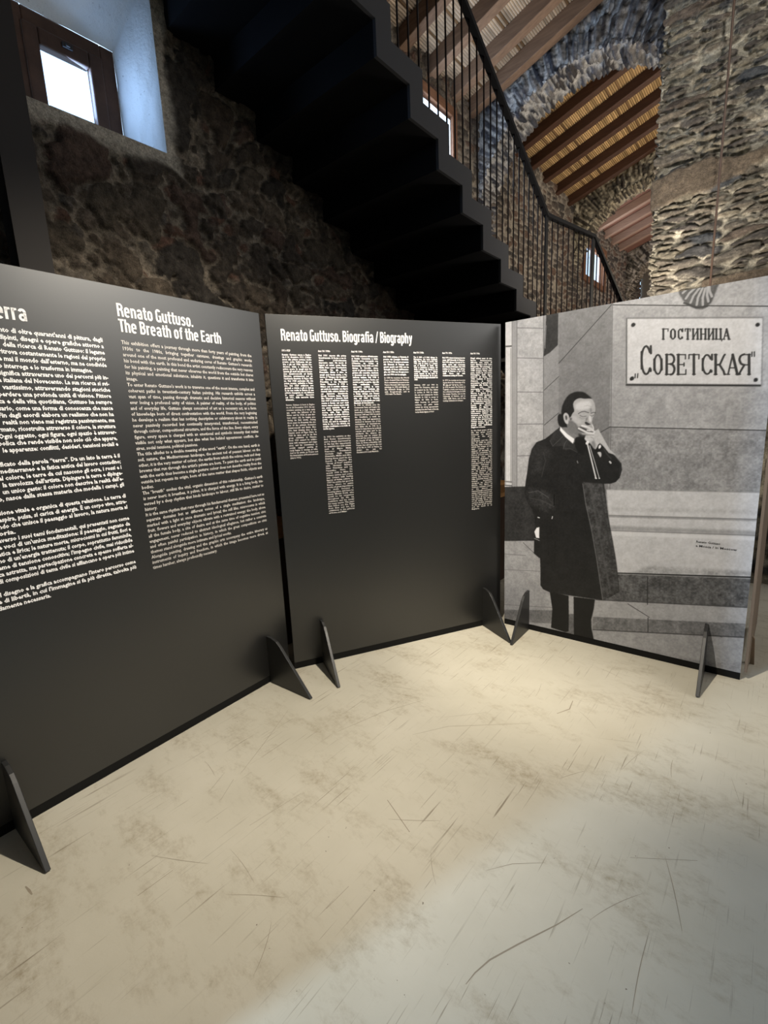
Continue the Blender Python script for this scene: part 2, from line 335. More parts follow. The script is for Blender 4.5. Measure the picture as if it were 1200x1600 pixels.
# ---------------------------------------------------------------- roof: cane matting on rafters
RS = 0.31
def zroof(x): return 4.80 + RS * (x + 2.93)          # underside of the rafters
def cane_sheet(name, ya, yb, seed, tone):
    pitch = 0.0215; n = int(4.9 / pitch); r = np.random.RandomState(seed); prof = [(-0.5, -0.3), (-0.3, 0.75), (0, 1.0), (0.3, 0.75)]
    xs = []; hs = []; cs = []
    for k in range(n):
        g = r.uniform(0.6, 1.15); c = lin(tone) * g if r.rand() > 0.12 else lin((118, 92, 66)) * g
        for a, h in prof: xs.append(-3.15 + (k + a) * pitch); hs.append(h); cs.append(c if h > 0 else c * 0.45)
    xs = np.array(xs); hs = np.array(hs); cs = np.array(cs); ys = np.arange(ya, yb + 0.01, 0.16)
    X, Yg = np.meshgrid(xs, ys, indexing='ij'); wob = 0.004 * (fbm(X * 40, Yg * 2.2, seed) - 0.5)
    Z = zroof(X) + 0.165 - 0.010 * hs[:, None] + wob
    C = np.repeat(cs[:, None, :], len(ys), 1) * (0.75 + 0.5 * fbm(X * 60, Yg * 1.5, seed + 3))[..., None]
    o = npmesh(name, np.stack([X + wob, Yg, Z], -1).reshape(-1, 3), grid_faces(len(xs), len(ys)), M_CANE, color=C.reshape(-1, 3), smooth=True); return o
M_CANE = mat('cane_matting', (0.3, 0.2, 0.1, 1), 0.75, spec=0.25); t = NT(M_CANE); t.col(t.n('ShaderNodeVertexColor', layer_name='tone').outputs[0])
tag(cane_sheet('ceiling', -4.7, 5.75, 3, (180, 160, 138)), 'cane matting of the nearest roof bay', 'ceiling', kind='structure')
tag(cane_sheet('ceiling', 5.7, 8.9, 8, (178, 146, 104)), 'cane matting of the second roof bay beyond the first arch', 'ceiling', kind='structure')
M_PLANK = wood_mat('reddish_boarding', srgb(112, 78, 66), srgb(132, 94, 78), (2, 9, 2))
b = MB(); v = [(x, y, zroof(x) + 0.16 + dz) for dz in (0, 0.03) for x, y in ((-3.15, 8.9), (1.7, 8.9), (1.7, 13.5), (-3.15, 13.5))]
b.add(v, [(0, 3, 2, 1), (4, 5, 6, 7), (0, 1, 5, 4), (1, 2, 6, 5), (2, 3, 7, 6), (3, 0, 4, 7)])
tag(b.build('ceiling', M_PLANK), 'reddish boarded roof of the farthest bay', 'ceiling', kind='structure')
b = MB(); v = [(x, y, z + dz) for dz in (0, 0.05) for x, y, z in ((1.68, -4.7, zroof(1.7) + 0.16), (4.2, -4.7, zroof(1.7) - 0.62), (4.2, 13.5, zroof(1.7) - 0.62), (1.68, 13.5, zroof(1.7) + 0.16))]
b.add(v, [(0, 3, 2, 1), (4, 5, 6, 7), (0, 1, 5, 4), (1, 2, 6, 5), (2, 3, 7, 6), (3, 0, 4, 7)])
tag(b.build('ceiling', M_PLANK), 'boarded roof slope on the far side of the ridge', 'ceiling', kind='structure')
M_RAFT = wood_mat('rafter_timber', srgb(100, 78, 62), srgb(128, 102, 82), (1.6, 16, 16)); M_RAFT2 = wood_mat('dark_rafter_timber', srgb(58, 37, 26), srgb(76, 50, 36), (1.6, 16, 16)); M_RAFT3 = wood_mat('red_rafter_timber', srgb(138, 112, 96), srgb(158, 130, 112), (1.6, 16, 16))
ORD = ['first', 'second', 'third', 'fourth', 'fifth', 'sixth', 'seventh', 'eighth', 'ninth', 'tenth', 'eleventh']
def rafters(ys, m, w, h, lab, group):
    for k, y in enumerate(ys):
        x0, x1 = -3.05, 1.66; b = MB()
        v = [(x, yy, zroof(x) + dz) for x in (x0, x1) for yy in (y - w / 2, y + w / 2) for dz in (0.157 - h, 0.157)]
        b.add(v, [(0, 1, 3, 2), (4, 6, 7, 5), (0, 4, 5, 1), (2, 3, 7, 6), (0, 2, 6, 4), (1, 5, 7, 3)])
        tag(b.build('roof_rafter', m, None, 0.006), lab % ORD[k], 'rafter', group)
rafters([5.22, 4.86, 4.42, 3.96, 3.5, 3.04, 2.58], M_RAFT, 0.10, 0.155, 'brown timber rafter under cane, %s before the near stone arch', 'rafters of the nearest bay')
rafters([6.38, 6.86, 7.34, 7.84, 8.36], M_RAFT2, 0.105, 0.125, 'dark timber rafter under cane, %s beyond the near stone arch', 'rafters of the second bay')
rafters([9.35, 9.85, 10.35, 10.85, 11.35], M_RAFT3, 0.10, 0.13, 'reddish rafter under boarding, %s beyond the second stone arch', 'rafters of the far bay')

# ---------------------------------------------------------------- stone arches and pier
def arch(y0, y1, label, seed, cols, mort, R=1.12, cx=-1.82, cz=3.80):
    na = 260; th = np.linspace(-0.15, math.pi + 0.15, na)
    face = 60; sof = max(16, int((y1 - y0) / 0.014))
    fr = np.linspace(0, 1, face); so = np.linspace(0, 1, sof)[1:]
    dx, dz = np.cos(th), np.sin(th)
    # outer limit of the face: roof plane, wall plane or pier side
    big = np.full(na, 2.2)
    den = dz - RS * dx; tt = (4.95 + RS * (cx + 2.93) - cz) / np.where(np.abs(den) < 1e-3, 1e-3, den); big = np.where(den > 0.05, np.minimum(big, tt), big)
    big = np.where(dx < -0.05, np.minimum(big, (-2.93 - 0.02 - cx) / np.where(dx < -0.05, dx, -1)), big)
    big = np.where(dx > 0.05, np.minimum(big, (1.35) / np.where(dx > 0.05, dx, 1)), big); big = np.maximum(big, R + 0.02)
    arc = th * R
    # rows: face from outside down to the soffit edge, then the soffit to the back
    rows = []
    TH = np.repeat(th[:, None], face + len(so), 1); Rr = np.zeros_like(TH); Yy = np.zeros_like(TH); T = np.zeros_like(TH)
    Rr[:, :face] = big[:, None] + (R - big[:, None]) * fr[None, :]; Yy[:, :face] = y0
    Rr[:, face:] = R; Yy[:, face:] = y0 + (y1 - y0) * so[None, :]
    T = np.where(np.arange(face + len(so))[None, :] < face, (Rr - R), -(Yy - y0))
    A = TH * (R + 0.15)
    h, m, r = stones(A, T, 0.055, 0.36, seed, 0.32, 0.20, 0.35)
    n = fbm(A * 22, T * 22, seed + 3) - 0.5
    H = h * 0.040 + n * 0.055
    edge = np.exp(-(T / 0.03) ** 2) * (0.06 * (fbm(A * 9, T * 0 + 1, seed + 8) - 0.3)); H = H - np.abs(edge)
    fm = (np.arange(face + len(so)) < face)[None, :]
    Rr2 = np.where(fm, Rr, R - H + 0.03); Y2 = np.where(fm, y0 - H + 0.03, Yy)
    Rr2[:, face - 1] = R - H[:, face - 1] * 0.5 + 0.02
    X = cx + Rr2 * np.cos(TH); Zz = cz + Rr2 * np.sin(TH)
    C = mort * (0.8 + 0.5 * fbm(A * 12, T * 12, seed + 4))[..., None] * (1 - m[..., None]) + pal(r, cols) * m[..., None]
    C = C * (0.6 + 0.8 * fbm(A * 7, T * 7, seed + 5))[..., None]
    back = np.stack([cx + big * dx, np.full(na, y1), cz + big * dz], -1)
    V = np.concatenate([np.stack([X, Y2, Zz], -1), back[:, None, :]], 1); C = np.concatenate([C, C[:, -1:, :]], 1)
    o = npmesh('stone_arch', V.reshape(-1, 3), grid_faces(na, V.shape[1]), M_PIER, color=C.reshape(-1, 3), smooth=True)
    tag(o, label, 'arch', kind='structure')
GREY = [lin((84, 84, 90)), lin((106, 105, 110)), lin((62, 63, 70)), lin((128, 124, 122)), lin((76, 72, 72))]
BRN = [lin((104, 96, 84)), lin((86, 80, 70)), lin((128, 118, 102)), lin((70, 64, 58))]
arch(5.36, 5.80, 'near rough stone arch of thin upright slabs, bluish in the daylight', 101, GREY, lin((186, 184, 182)))
arch(8.58, 9.0, 'second rough stone arch farther down the hall', 202, BRN, lin((182, 172, 150)))
arch(12.0, 12.5, 'farthest stone arch at the end of the hall', 303, BRN, lin((170, 160, 146)))
wallbox('wall_far', 'grey end wall far down the hall', -2.95, 4.2, 13.4, 13.6, 0, 6.6)
def pier():
    st = 0.0078; x0, x1, z1 = -1.045, 0.9, 5.6; y = 4.98
    xs = np.arange(-0.5, x1 - x0, st); zs = np.concatenate([np.arange(0, 1.9, 0.05), np.arange(1.9, z1, st)])
    Uu, Z = np.meshgrid(xs, zs, indexing='ij')          # u<0 runs round the left side face, back along +y
    sk = Z + 0.05 * Uu
    h1, m1, r1 = stones(Uu, sk, 0.42, 0.085, 41, 0.40, 0.16, 0.22)
    h2, m2, r2 = stones(Uu + 7, sk, 0.22, 0.045, 52, 0.45, 0.18, 0.25)
    pick = sstep(0.45, 0.55, fbm(Uu * 2.2, Z * 4.5, 61))
    h = h1 * (1 - pick) + h2 * pick; m = m1 * (1 - pick) + m2 * pick
    stone = pal(r1, [lin((112, 105, 95)), lin((92, 87, 81)), lin((76, 75, 74)), lin((126, 116, 102)), lin((104, 93, 83)), lin((82, 84, 86)), lin((134, 126, 112))]) * (1 - pick[..., None]) + pal(r2, [lin((118, 110, 98)), lin((92, 86, 80)), lin((130, 122, 106))]) * pick[..., None]
    big = np.abs(Z - 3.36 - 0.10 * Uu + 0.16 * (fbm(Uu * 4, Z * 3, 9) - 0.5)) + 0.25 * np.clip(Uu - 0.42, 0, 1); lint = 1 - sstep(0.10, 0.135, big)
    big2 = np.abs(Z - 2.50 - 0.02 * Uu); lint2 = (1 - sstep(0.055, 0.075, big2)) * (Uu > 0.42); L = np.clip(lint + lint2, 0, 1)
    mort = lin((186, 178, 160)) * (0.7 + 0.6 * fbm(Uu * 9, Z * 9, 62))[..., None]
    C = (mort * (1 - m[..., None]) + stone * m[..., None]) * (0.55 + 0.9 * fbm(Uu * 6, Z * 11, 63))[..., None] * (0.6 + 0.8 * fbm(Uu * 9, Z * 70, 68))[..., None]
    C = C * (1 - L[..., None]) + lin((116, 103, 88)) * (0.65 + 0.6 * fbm(Uu * 8, Z * 8, 64))[..., None] * L[..., None]
    H = h * 0.044 + (fbm(Uu * 10, Z * 26, 65) - 0.5) * 0.045 + (fbm(Uu * 40, Z * 70, 66) - 0.5) * 0.016; H = H * (1 - L) + (0.06 + (fbm(Uu * 20, Z * 20, 67) - 0.5) * 0.02) * L
    f = np.clip(Uu, 0, None); s = np.clip(-Uu, 0, None); k = sstep(-0.03, 0.03, Uu)
    X = x0 + f - (H - 0.05) * (1 - k); Yy = y + s * 1.25 - (H - 0.05) * k
    o = npmesh('stone_pier', np.stack([X, Yy, Z], -1).reshape(-1, 3), grid_faces(len(xs), len(zs)), M_PIER, color=C.reshape(-1, 3), smooth=True)
    tag(o, 'tall rough pier of layered grey brown stone at the right', 'pier', kind='structure')
pier()
cp = MB().tube([(-0.546, 4.885, 5.3), (-0.548, 4.88, 4.5), (-0.552, 4.882, 3.4), (-0.557, 4.88, 2.4), (-0.56, 4.88, 0.05)], 0.0085, 10).build('conduit_pipe', mat('brown_copper', srgb(84, 66, 54), 0.5, 0.3), smooth=True)
tag(cp, 'thin brown vertical conduit pipe running down the stone pier', 'pipe')

# ---------------------------------------------------------------- steel column by the window
M_BLACK = mat('black_painted_steel', (0.006, 0.006, 0.007, 1), 0.6, spec=0.2)
t = NT(M_BLACK); t.bump(t.noise(t.coords(), 60, 3), 0.03, 0.003)
M_STEELDK = mat('dark_steel', srgb(40, 35, 32), 0.65, spec=0.3)
b = MB(); b.box(-2.885, -2.875, 0.715, 0.852, 0.012, 4.25); b.box(-2.76, -2.75, 0.715, 0.852, 0.012, 4.25); b.box(-2.875, -2.76, 0.779, 0.789, 0.012, 4.25)
co = b.build('steel_column', M_STEELDK); MB().box(-2.9, -2.70, 0.68, 0.88, 0, 0.012).build('base_plate', M_STEELDK, co)
tag(co, 'dark vertical steel column beside the small window', 'column')

# ---------------------------------------------------------------- staircase
G, RI, SY, SZ = 0.29248, 0.17216, 2.2544, 3.612
XR, XL = -1.836, -2.925
M_STAIR = mat('matt_black_stair', (0.0035, 0.0035, 0.004, 1), 0.8, spec=0.12); M_STAIR_LIT = mat('black_stair_lit', srgb(50, 50, 52), 0.65, spec=0.25)  # same black paint; the stringer copy is lightened to look daylit
st_root = empty('staircase', (XR - 0.5, SY + 8 * G, 0)); tag(st_root, 'black folded steel staircase climbing along the left stone wall with thin bar railing', 'staircase')
st_off = Vector(st_root.location)
def SB(o): 
    o.parent = st_root; o.matrix_parent_inverse = Matrix.Translation(-st_off); return o
K0, K1 = -6, 8
low = []
for k in range(K0, K1):
    low += [(SY + k * G, SZ - k * RI), (SY + k * G, SZ - (k + 1) * RI)]
low.append((SY + K1 * G, SZ - K1 * RI)); low += [(SY + K1 * G + 0.9, SZ - K1 * RI)]
OFF = 0.132
upz = [(y + OFF, z + OFF) for y, z in low[:-1]] + [(low[-1][0] - 0.0, low[-1][1] + OFF)]
band = low + upz[::-1]
SB(MB().prism([(a, c) for a, c in band], XR - 0.02, XR, lambda a, c, h: (h, a, c)).build('stringer', M_STAIR_LIT))
thin = 0.024
fold = low + [(low[-1][0], low[-1][1] + thin)] + [(y + thin, z + thin) for y, z in low[:-1]][::-1]
SB(MB().prism(fold, XL, XR - 0.02, lambda a, c, h: (h, a, c)).build('folded_plate', M_STAIR))
for k in range(K0, K1 + 1):
    y0 = SY + (k - 1) * G + OFF; z0 = SZ - k * RI + OFF
    y1 = y0 + G if k < K1 else y0 + G + 0.7
    SB(MB().box(XL + 0.01, XR - 0.021, y0, y1 + 0.0, z0 - 0.03, z0 - 0.002).build('tread', M_STAIR))
# railing
def tread_z(y):                       # top of the stepped edge at y
    k = math.floor((y - OFF - SY) / G) + 1
    return SZ - min(k, K1) * RI + OFF
RA = (3.484, 4.05); RB = (4.69, 3.345)      # hand rail (y, z) on the first flight
sl = (RB[1] - RA[1]) / (RB[0] - RA[0])
y_top = 1.0; p_top = (XR - 0.02, y_top, RA[1] + sl * (y_top - RA[0]))
az = math.radians(10.0); q0 = Vector((XR - 0.02, RB[0], RB[1])); q1 = q0 + Vector((math.sin(az), math.cos(az), 0)) * 0.9
az2 = math.radians(5.0); dir2 = Vector((math.sin(az2), math.cos(az2), -0.588)); q2 = q1 + dir2 * 2.2
rail = MB()
def flat_bar(a, b, w, h):
    a, b = Vector(a), Vector(b); d = (b - a).normalized(); s = d.cross(Vector((0, 0, 1))).normalized() * w / 2; u = s.cross(d).normalized() * h / 2
    rail_v = [p + x * s + y * u for p in (a, b) for x, y in ((-1, -1), (1, -1), (1, 1), (-1, 1))]
    return rail_v, [(0, 1, 2, 3), (7, 6, 5, 4), (0, 4, 5, 1), (1, 5, 6, 2), (2, 6, 7, 3), (3, 7, 4, 0)]
for a, c in ((p_top, q0), (q0, q1), (q1, q2)): rail.add(*flat_bar(a, c, 0.045, 0.032))
SB(rail.build('handrail', M_BLACK))
M_BAR = mat('rust_black_bar', srgb(26, 18, 17), 0.55, spec=0.2)
def bar(name, x, y, z0, z1, r, m):
    SB(MB().tube([(x, y, z0), (x, y, z1)], r, 8).build(name, m, smooth=True))
def post(x, y, z0, z1, a=0.0):
    Mx = Matrix.Translation((x, y, 0)) @ Matrix.Rotation(-a, 4, 'Z'); SB(MB().box(-0.006, 0.006, -0.028, 0.028, z0, z1, Mx).build('railing_post', M_BLACK))
yb = 4.69 - 0.1008
n = 0
while yb > 1.0:
    if abs(yb - 3.53) < 0.045: post(XR - 0.02, 3.53, tread_z(3.53) - 0.01, RA[1] + sl * (3.53 - RA[0]))
    elif abs(yb - 2.32) < 0.045: post(XR - 0.02, 2.32, tread_z(2.32) - 0.01, RA[1] + sl * (2.32 - RA[0]))
    else: bar('baluster', XR - 0.02, yb, tread_z(yb) - 0.005, RA[1] + sl * (yb - RA[0]), 0.0062, M_BAR)
    yb -= 0.1008
zl = SZ - K1 * RI + OFF
post(q0.x, q0.y, zl - 0.01, q0.z); post(q1.x, q1.y, zl - 0.25, q1.z, az)
for k in range(1, 9):
    p = q0 + (q1 - q0) * k / 9; bar('baluster', p.x, p.y, zl - 0.01, p.z, 0.0062, M_BAR)
for k in range(1, 19):
    p = q1 + dir2 * (0.11 * k); bar('baluster', p.x, p.y, p.z - 0.95, p.z, 0.0062, M_BAR)
# landing corner plate and lower flight under the second rail
low2 = MB(); e1 = q1 + Vector((0, 0, -1)) * (q1.z - zl)
land = [(XR - 0.02, SY + K1 * G + 0.85), (XR, SY + K1 * G + 0.85), (q1.x, q1.y), (q1.x - 1.05, q1.y), (XL + 0.05, SY + K1 * G + 0.85)]
low2.prism(land, zl - OFF, zl, lambda a, c, h: (a, c, h)); SB(low2.build('landing', M_STAIR_LIT))
nst = 11
for k in range(nst):
    p = q1 + Vector((math.sin(az2), math.cos(az2), 0)) * (G * k); z = zl - RI * (k + 1)
    SB(MB().box(p.x - 1.05, p.x + 0.01, p.y, p.y + G + 0.02, z - 0.05, z).build('tread', M_STAIR))
Mx = Matrix(((1, 0, 0, 0), (0, 1, 0, 0), (0, 0, 1, 0), (0, 0, 0, 1)))
sv = []
for xo in (0.0, -1.06):
    a = q1 + Vector((xo, 0, zl - q1.z)); bnd = a + Vector((math.sin(az2), math.cos(az2), 0)) * (G * nst) + Vector((0, 0, -RI * nst))
    m_ = MB(); m_.add([a + Vector((0, 0, -0.25)), a + Vector((0, 0, 0)), bnd + Vector((0, 0, 0.0)), Vector((bnd.x, bnd.y, 0.0)), a + Vector((0.012, 0, -0.25)), a + Vector((0.012, 0, 0)), bnd + Vector((0.012, 0, 0.0)), Vector((bnd.x + 0.012, bnd.y, 0.0))],
        [(0, 1, 2, 3), (7, 6, 5, 4), (0, 4, 5, 1), (1, 5, 6, 2), (2, 6, 7, 3), (3, 7, 4, 0)]); SB(m_.build('stringer', M_STAIR_LIT))

# ---------------------------------------------------------------- text on the boards
_tmp = {}
def glyph(ch, off, res):
    key = (ch, off, res)
    if key in _tmp: return _tmp[key]
    def mk(s):
        c = bpy.data.curves.new('t', 'FONT'); c.body = s; c.size = 1.0; c.resolution_u = res; c.offset = off; o = bpy.data.objects.new('t', c); COL.objects.link(o)
        bpy.context.view_layer.update(); dg = bpy.context.evaluated_depsgraph_get(); ev = o.evaluated_get(dg); me = ev.to_mesh()
        me.calc_loop_triangles(); V = np.zeros(len(me.vertices) * 3, np.float32); me.vertices.foreach_get('co', V); T = np.zeros(len(me.loop_triangles) * 3, np.int32); me.loop_triangles.foreach_get('vertices', T)
        ev.to_mesh_clear(); bpy.data.objects.remove(o); bpy.data.curves.remove(c); return V.reshape(-1, 3)[:, :2], T.reshape(-1, 3)
    bar_w = _tmp.get(('barw', off)) or None
    if bar_w is None:
        v, _ = mk('HH'); bar_w = float(v[:, 0].max() - v[:, 0].min()); _tmp[('barw', off)] = bar_w
    v, _ = mk('H' + ch + 'H'); adv = float(v[:, 0].max() - v[:, 0].min()) - bar_w
    if ch == ' ': r = (np.zeros((0, 2), np.float32), np.zeros((0, 3), np.int32), adv)
    else:
        v, T = mk(ch); r = (v, T, adv)
    _tmp[key] = r; return r
CAP = None
def cap_h(off):
    v, _, _ = glyph('H', off, 2); return float(v[:, 1].max() - v[:, 1].min())
class TextMesh:
    def __init__(s): s.V = []; s.T = []; s.n = 0
    def width(s, txt, em, off, res): return sum(glyph(c, off, res)[2] for c in txt) * em
    def line(s, txt, x0, z, em, off, res, x1=None, justify=False, xs=1.0, gapmax=9.0):
        """baseline z, left x0; when x1 is given the line is stretched to end there"""
        nat = s.width(txt, em, off, res)
        extra = 0.0; k = xs
        if x1 is not None:
            if justify:
                ns = txt.count(' '); w = nat * xs
                if ns and w < (x1 - x0): extra = (x1 - x0 - w) / ns
                else: k = (x1 - x0) / nat
            else: k = (x1 - x0) / nat
        x = x0
        for c in txt:
            v, T, a = glyph(c, off, res)
            if len(v):
                p = np.zeros((len(v), 3)); p[:, 0] = x + v[:, 0] * em * k; p[:, 1] = -0.0007; p[:, 2] = z + v[:, 1] * em
                s.V.append(p); s.T.append(T + s.n); s.n += len(v)
            x += a * em * k + (extra if c == ' ' else 0)
    def build(s, name, m, parent): return npmesh(name, np.concatenate(s.V), np.concatenate(s.T)[:, ::1], m, parent)

# ---------------------------------------------------------------- exhibition boards
M_BOARD = mat('satin_black_board', srgb(22, 22, 22), 0.36, spec=1.0)
M_RAIL = mat('black_base_rail', (0.006, 0.006, 0.006, 1), 0.7, spec=0.2); M_EDGE = mat('board_edge', srgb(70, 66, 62), 0.6)
M_FOOT = mat('black_foot', srgb(34, 34, 34), 0.4, spec=0.5)
M_WHITE = mat('white_print', srgb(246, 244, 244), 0.6); M_GREY = mat('grey_print', srgb(208, 203, 198), 0.6); M_INK = mat('black_print', srgb(30, 30, 32), 0.6)
ZB, ZT = 0.043, 2.125
def foot(parent, u, prot, back=0.30, th=0.018):
    P = [(-prot, 0.006), (-prot + 0.012, 0.0), (back - 0.012, 0.0), (back, 0.006), (0.12, 0.245), (0.09, 0.278), (0.05, 0.292), (0.0, 0.296), (-0.04, 0.294), (-0.085, 0.281), (-0.115, 0.256)]
    MB().prism(P, u - th / 2, u + th / 2, lambda a, c, h: (h, a, c)).build('foot', M_FOOT, parent, 0.002)
def board(name, loc, azim, width, label, feet, mboard=M_BOARD):
    r = empty(name, loc, math.pi / 2 - math.radians(azim)); tag(r, label, 'display board')
    MB().box(0, width, 0.0, 0.014, ZB, ZT).build('board', mboard, r, 0.0015)
    if feet: MB().box(0.0, width, 0.002, 0.013, 0.0, ZB).build('base_rail', M_RAIL, r)
    for u, p in feet: foot(r, u, p)
    return r
dL = math.radians(-2.8432)
L0 = (-2.2430 - 1.555 * math.sin(dL), 1.6439 - 1.555 * math.cos(dL), 0)
BL = board('exhibition_board', L0, -2.8432, 1.555, 'tall black text board at left with long white Italian and English introduction columns', [(0.143, 0.33), (1.407, 0.345)])
BM = board('exhibition_board', (-2.2318, 1.6739, 0), 27.8557, 1.555, 'middle black text board with seven narrow biography columns', [(0.19, 0.335), (1.407, 0.325)])
BP = board('exhibition_board', (-1.4634, 3.0313, 0), 87.9686, 1.40, 'right hand board printed with a black and white photograph', [(0.18, 0.30), (1.228, 0.325)])
BR = board('exhibition_board', (-0.036, 3.105, 0), 1.0, 0.80, 'brown backed board standing edge on behind the right end of the photograph board', [], mat('raw_brown_board', srgb(120, 104, 90), 0.8))
MB().prism([(0.0, 0.0), (-0.022, 0.0), (-0.012, 0.16), (0, 0.18)], 0.22, 0.24, lambda a, c, h: (h, a, c)).build('foot', mat('raw_brown_foot', srgb(150, 130, 110), 0.8), BR)

EN = [
 'This exhibition offers a journey through more than forty years of painting, from the',
 '1930s to the 1980s, bringing together canvases, drawings and graphic works',
 "around one of the most profound and enduring cores of Renato Guttuso's research:",
 'his bond with the earth. In this bond the artist constantly rediscovers the very reasons',
 'for his painting, a painting that never observes the world from the outside but shares',
 'its physical and emotional substance, inhabits it, questions it and transforms it into',
 'image.',
 "To enter Renato Guttuso's work is to traverse one of the most intense, complex and",
 'coherent paths in twentieth-century Italian painting. His research unfolds across a',
 'vast span of time, passing through dramatic and decisive historical seasons without',
 'ever losing a profound unity of vision. A painter of reality, of the body, of politics',
 'and of everyday life, Guttuso always conceived of art as a necessary act, as a form',
 'of knowledge born of direct confrontation with the world. From the very beginning',
 'he develops a realism that has nothing descriptive or celebratory about it: reality is',
 'never passively recorded but continually interpreted, transformed, reconstructed',
 'through colour, compositional structure, and the force of the line. Every object, every',
 'figure, every space is charged with an emotional and symbolic intensity that makes',
 'visible not only what appears, but also what lies behind appearances: conflicts, de-',
 'sires, social tensions, political passions.',
 'The title alludes to a double meaning of the word “earth”. On the one hand, earth is',
 'soil, nature, the Mediterranean landscape, the ancient toil of peasant labour; on the',
 'other, it is the very matter of colour, the earths from which the ochres, reds and deep',
 "browns that run through the artist's palette are born. To paint the earth and to paint",
 'with the earth thus become a single gesture: colour does not describe reality from the',
 'outside but repeats its origin, born of the same matter that shapes fields, objects and',
 'bodies.',
 "The “breath” evokes the vital, organic dimension of this relationship. Guttuso's earth",
 'is never inert: it breathes, it pulses, it is charged with energy. It is a living body, tra-',
 'versed by a deep rhythm that binds landscape to labour, still life to desire, matter to',
 'history.',
 'It is the same rhythm that runs through his fundamental themes, presented here not as',
 'separate domains but as different voices of a single meditation: the landscape,',
 'marked with a light at once dramatic and lyrical; the still lifes, microcosms in which',
 'fruit, flowers and everyday objects vibrate with a restrained energy; the body, above',
 'all the female body, a site of desire and at the same time of cognitive tension; civic',
 'engagement, never reduced to abstract ideological allegiance, but rather a concrete',
 'and often painful participation in history, in which the great compositions on civic',
 'themes stand alongside more intimate and lyrical works.',
 'Alongside painting, drawing and the graphic arts accompany the entire itinerary as',
 'instruments of inquiry and freedom, in which the image becomes more direct, at',
 'times harsher, always profoundly necessary.',
]
IT = [
 "nto di oltre quarant'anni di pittura, dagli",
 'dipinti, disegni e opere grafiche attorno a',
 '^della ricerca di Renato Guttuso: il legame',
 'ritrova costantemente le ragioni del proprio',
 "e mai il mondo dall'esterno, ma ne condivide",
 'o interroga e lo trasforma in immagine.',
 'significa attraversare uno dei percorsi più in-',
 'a italiana del Novecento. La sua ricerca si svi-',
 '^vastissimo, attraversando stagioni storiche',
 'perdere una profonda unità di visione. Pittore',
 'ca e della vita quotidiana, Guttuso ha sempre',
 'sario, come una forma di conoscenza che nasce',
 'Fin dagli esordi elabora un realismo che non ha',
 '^realtà non viene mai registrata passivamente, ma',
 'rmato, ricostruita attraverso il colore, la struttura',
 'Ogni oggetto, ogni figura, ogni spazio è attraver-',
 'bolica che rende visibile non solo ciò che appare,',
 '^le apparenze: conflitti, desideri, tensioni sociali e',
 '',
 'ificato della parola “terra”. Da un lato la terra è il',
 'mediterraneo e la fatica antica del lavoro contadino;',
 'el colore, le terre da cui nascono gli ocra, i rossi e i',
 "^la tavolozza dell'artista. Dipingere la terra e dipinge-",
 "^un unico gesto: il colore non descrive la realtà dall'e-",
 'o, nasce dalla stessa materia che modella i campi, gli',
 '',
 'sione vitale e organica di questa relazione. La terra di',
 'espira, pulsa, si carica di energia. È un corpo vivo, attra-',
 'ndo che unisce il paesaggio al lavoro, la natura morta al',
 'oria.',
 'averso i suoi temi fondamentali, qui presentati non come',
 "e voci di un'unica meditazione: il paesaggio, segnato da",
 'atica e lirica; le nature morte, microcosmi in cui frutti, fiori e',
 "no di un'energia trattenuta; il corpo, soprattutto femminile,",
 "eme di tensione conoscitiva; l'impegno civile, mai riducibile",
 'ca astratta, ma partecipazione concreta e spesso sofferta al-',
 'di composizioni di tema civile si affiancano a opere più intime',
 '',
 "il disegno e la grafica accompagnano l'intero percorso come",
 "e di libertà, in cui l'immagine si fa più diretta, talvolta più",
 'damente necessaria.',
]
def fit_xs(lines, em, off, w):
    return min([w / TextMesh().width(x, em, off, 1) for x in lines if len(x) > 12] + [1.0])
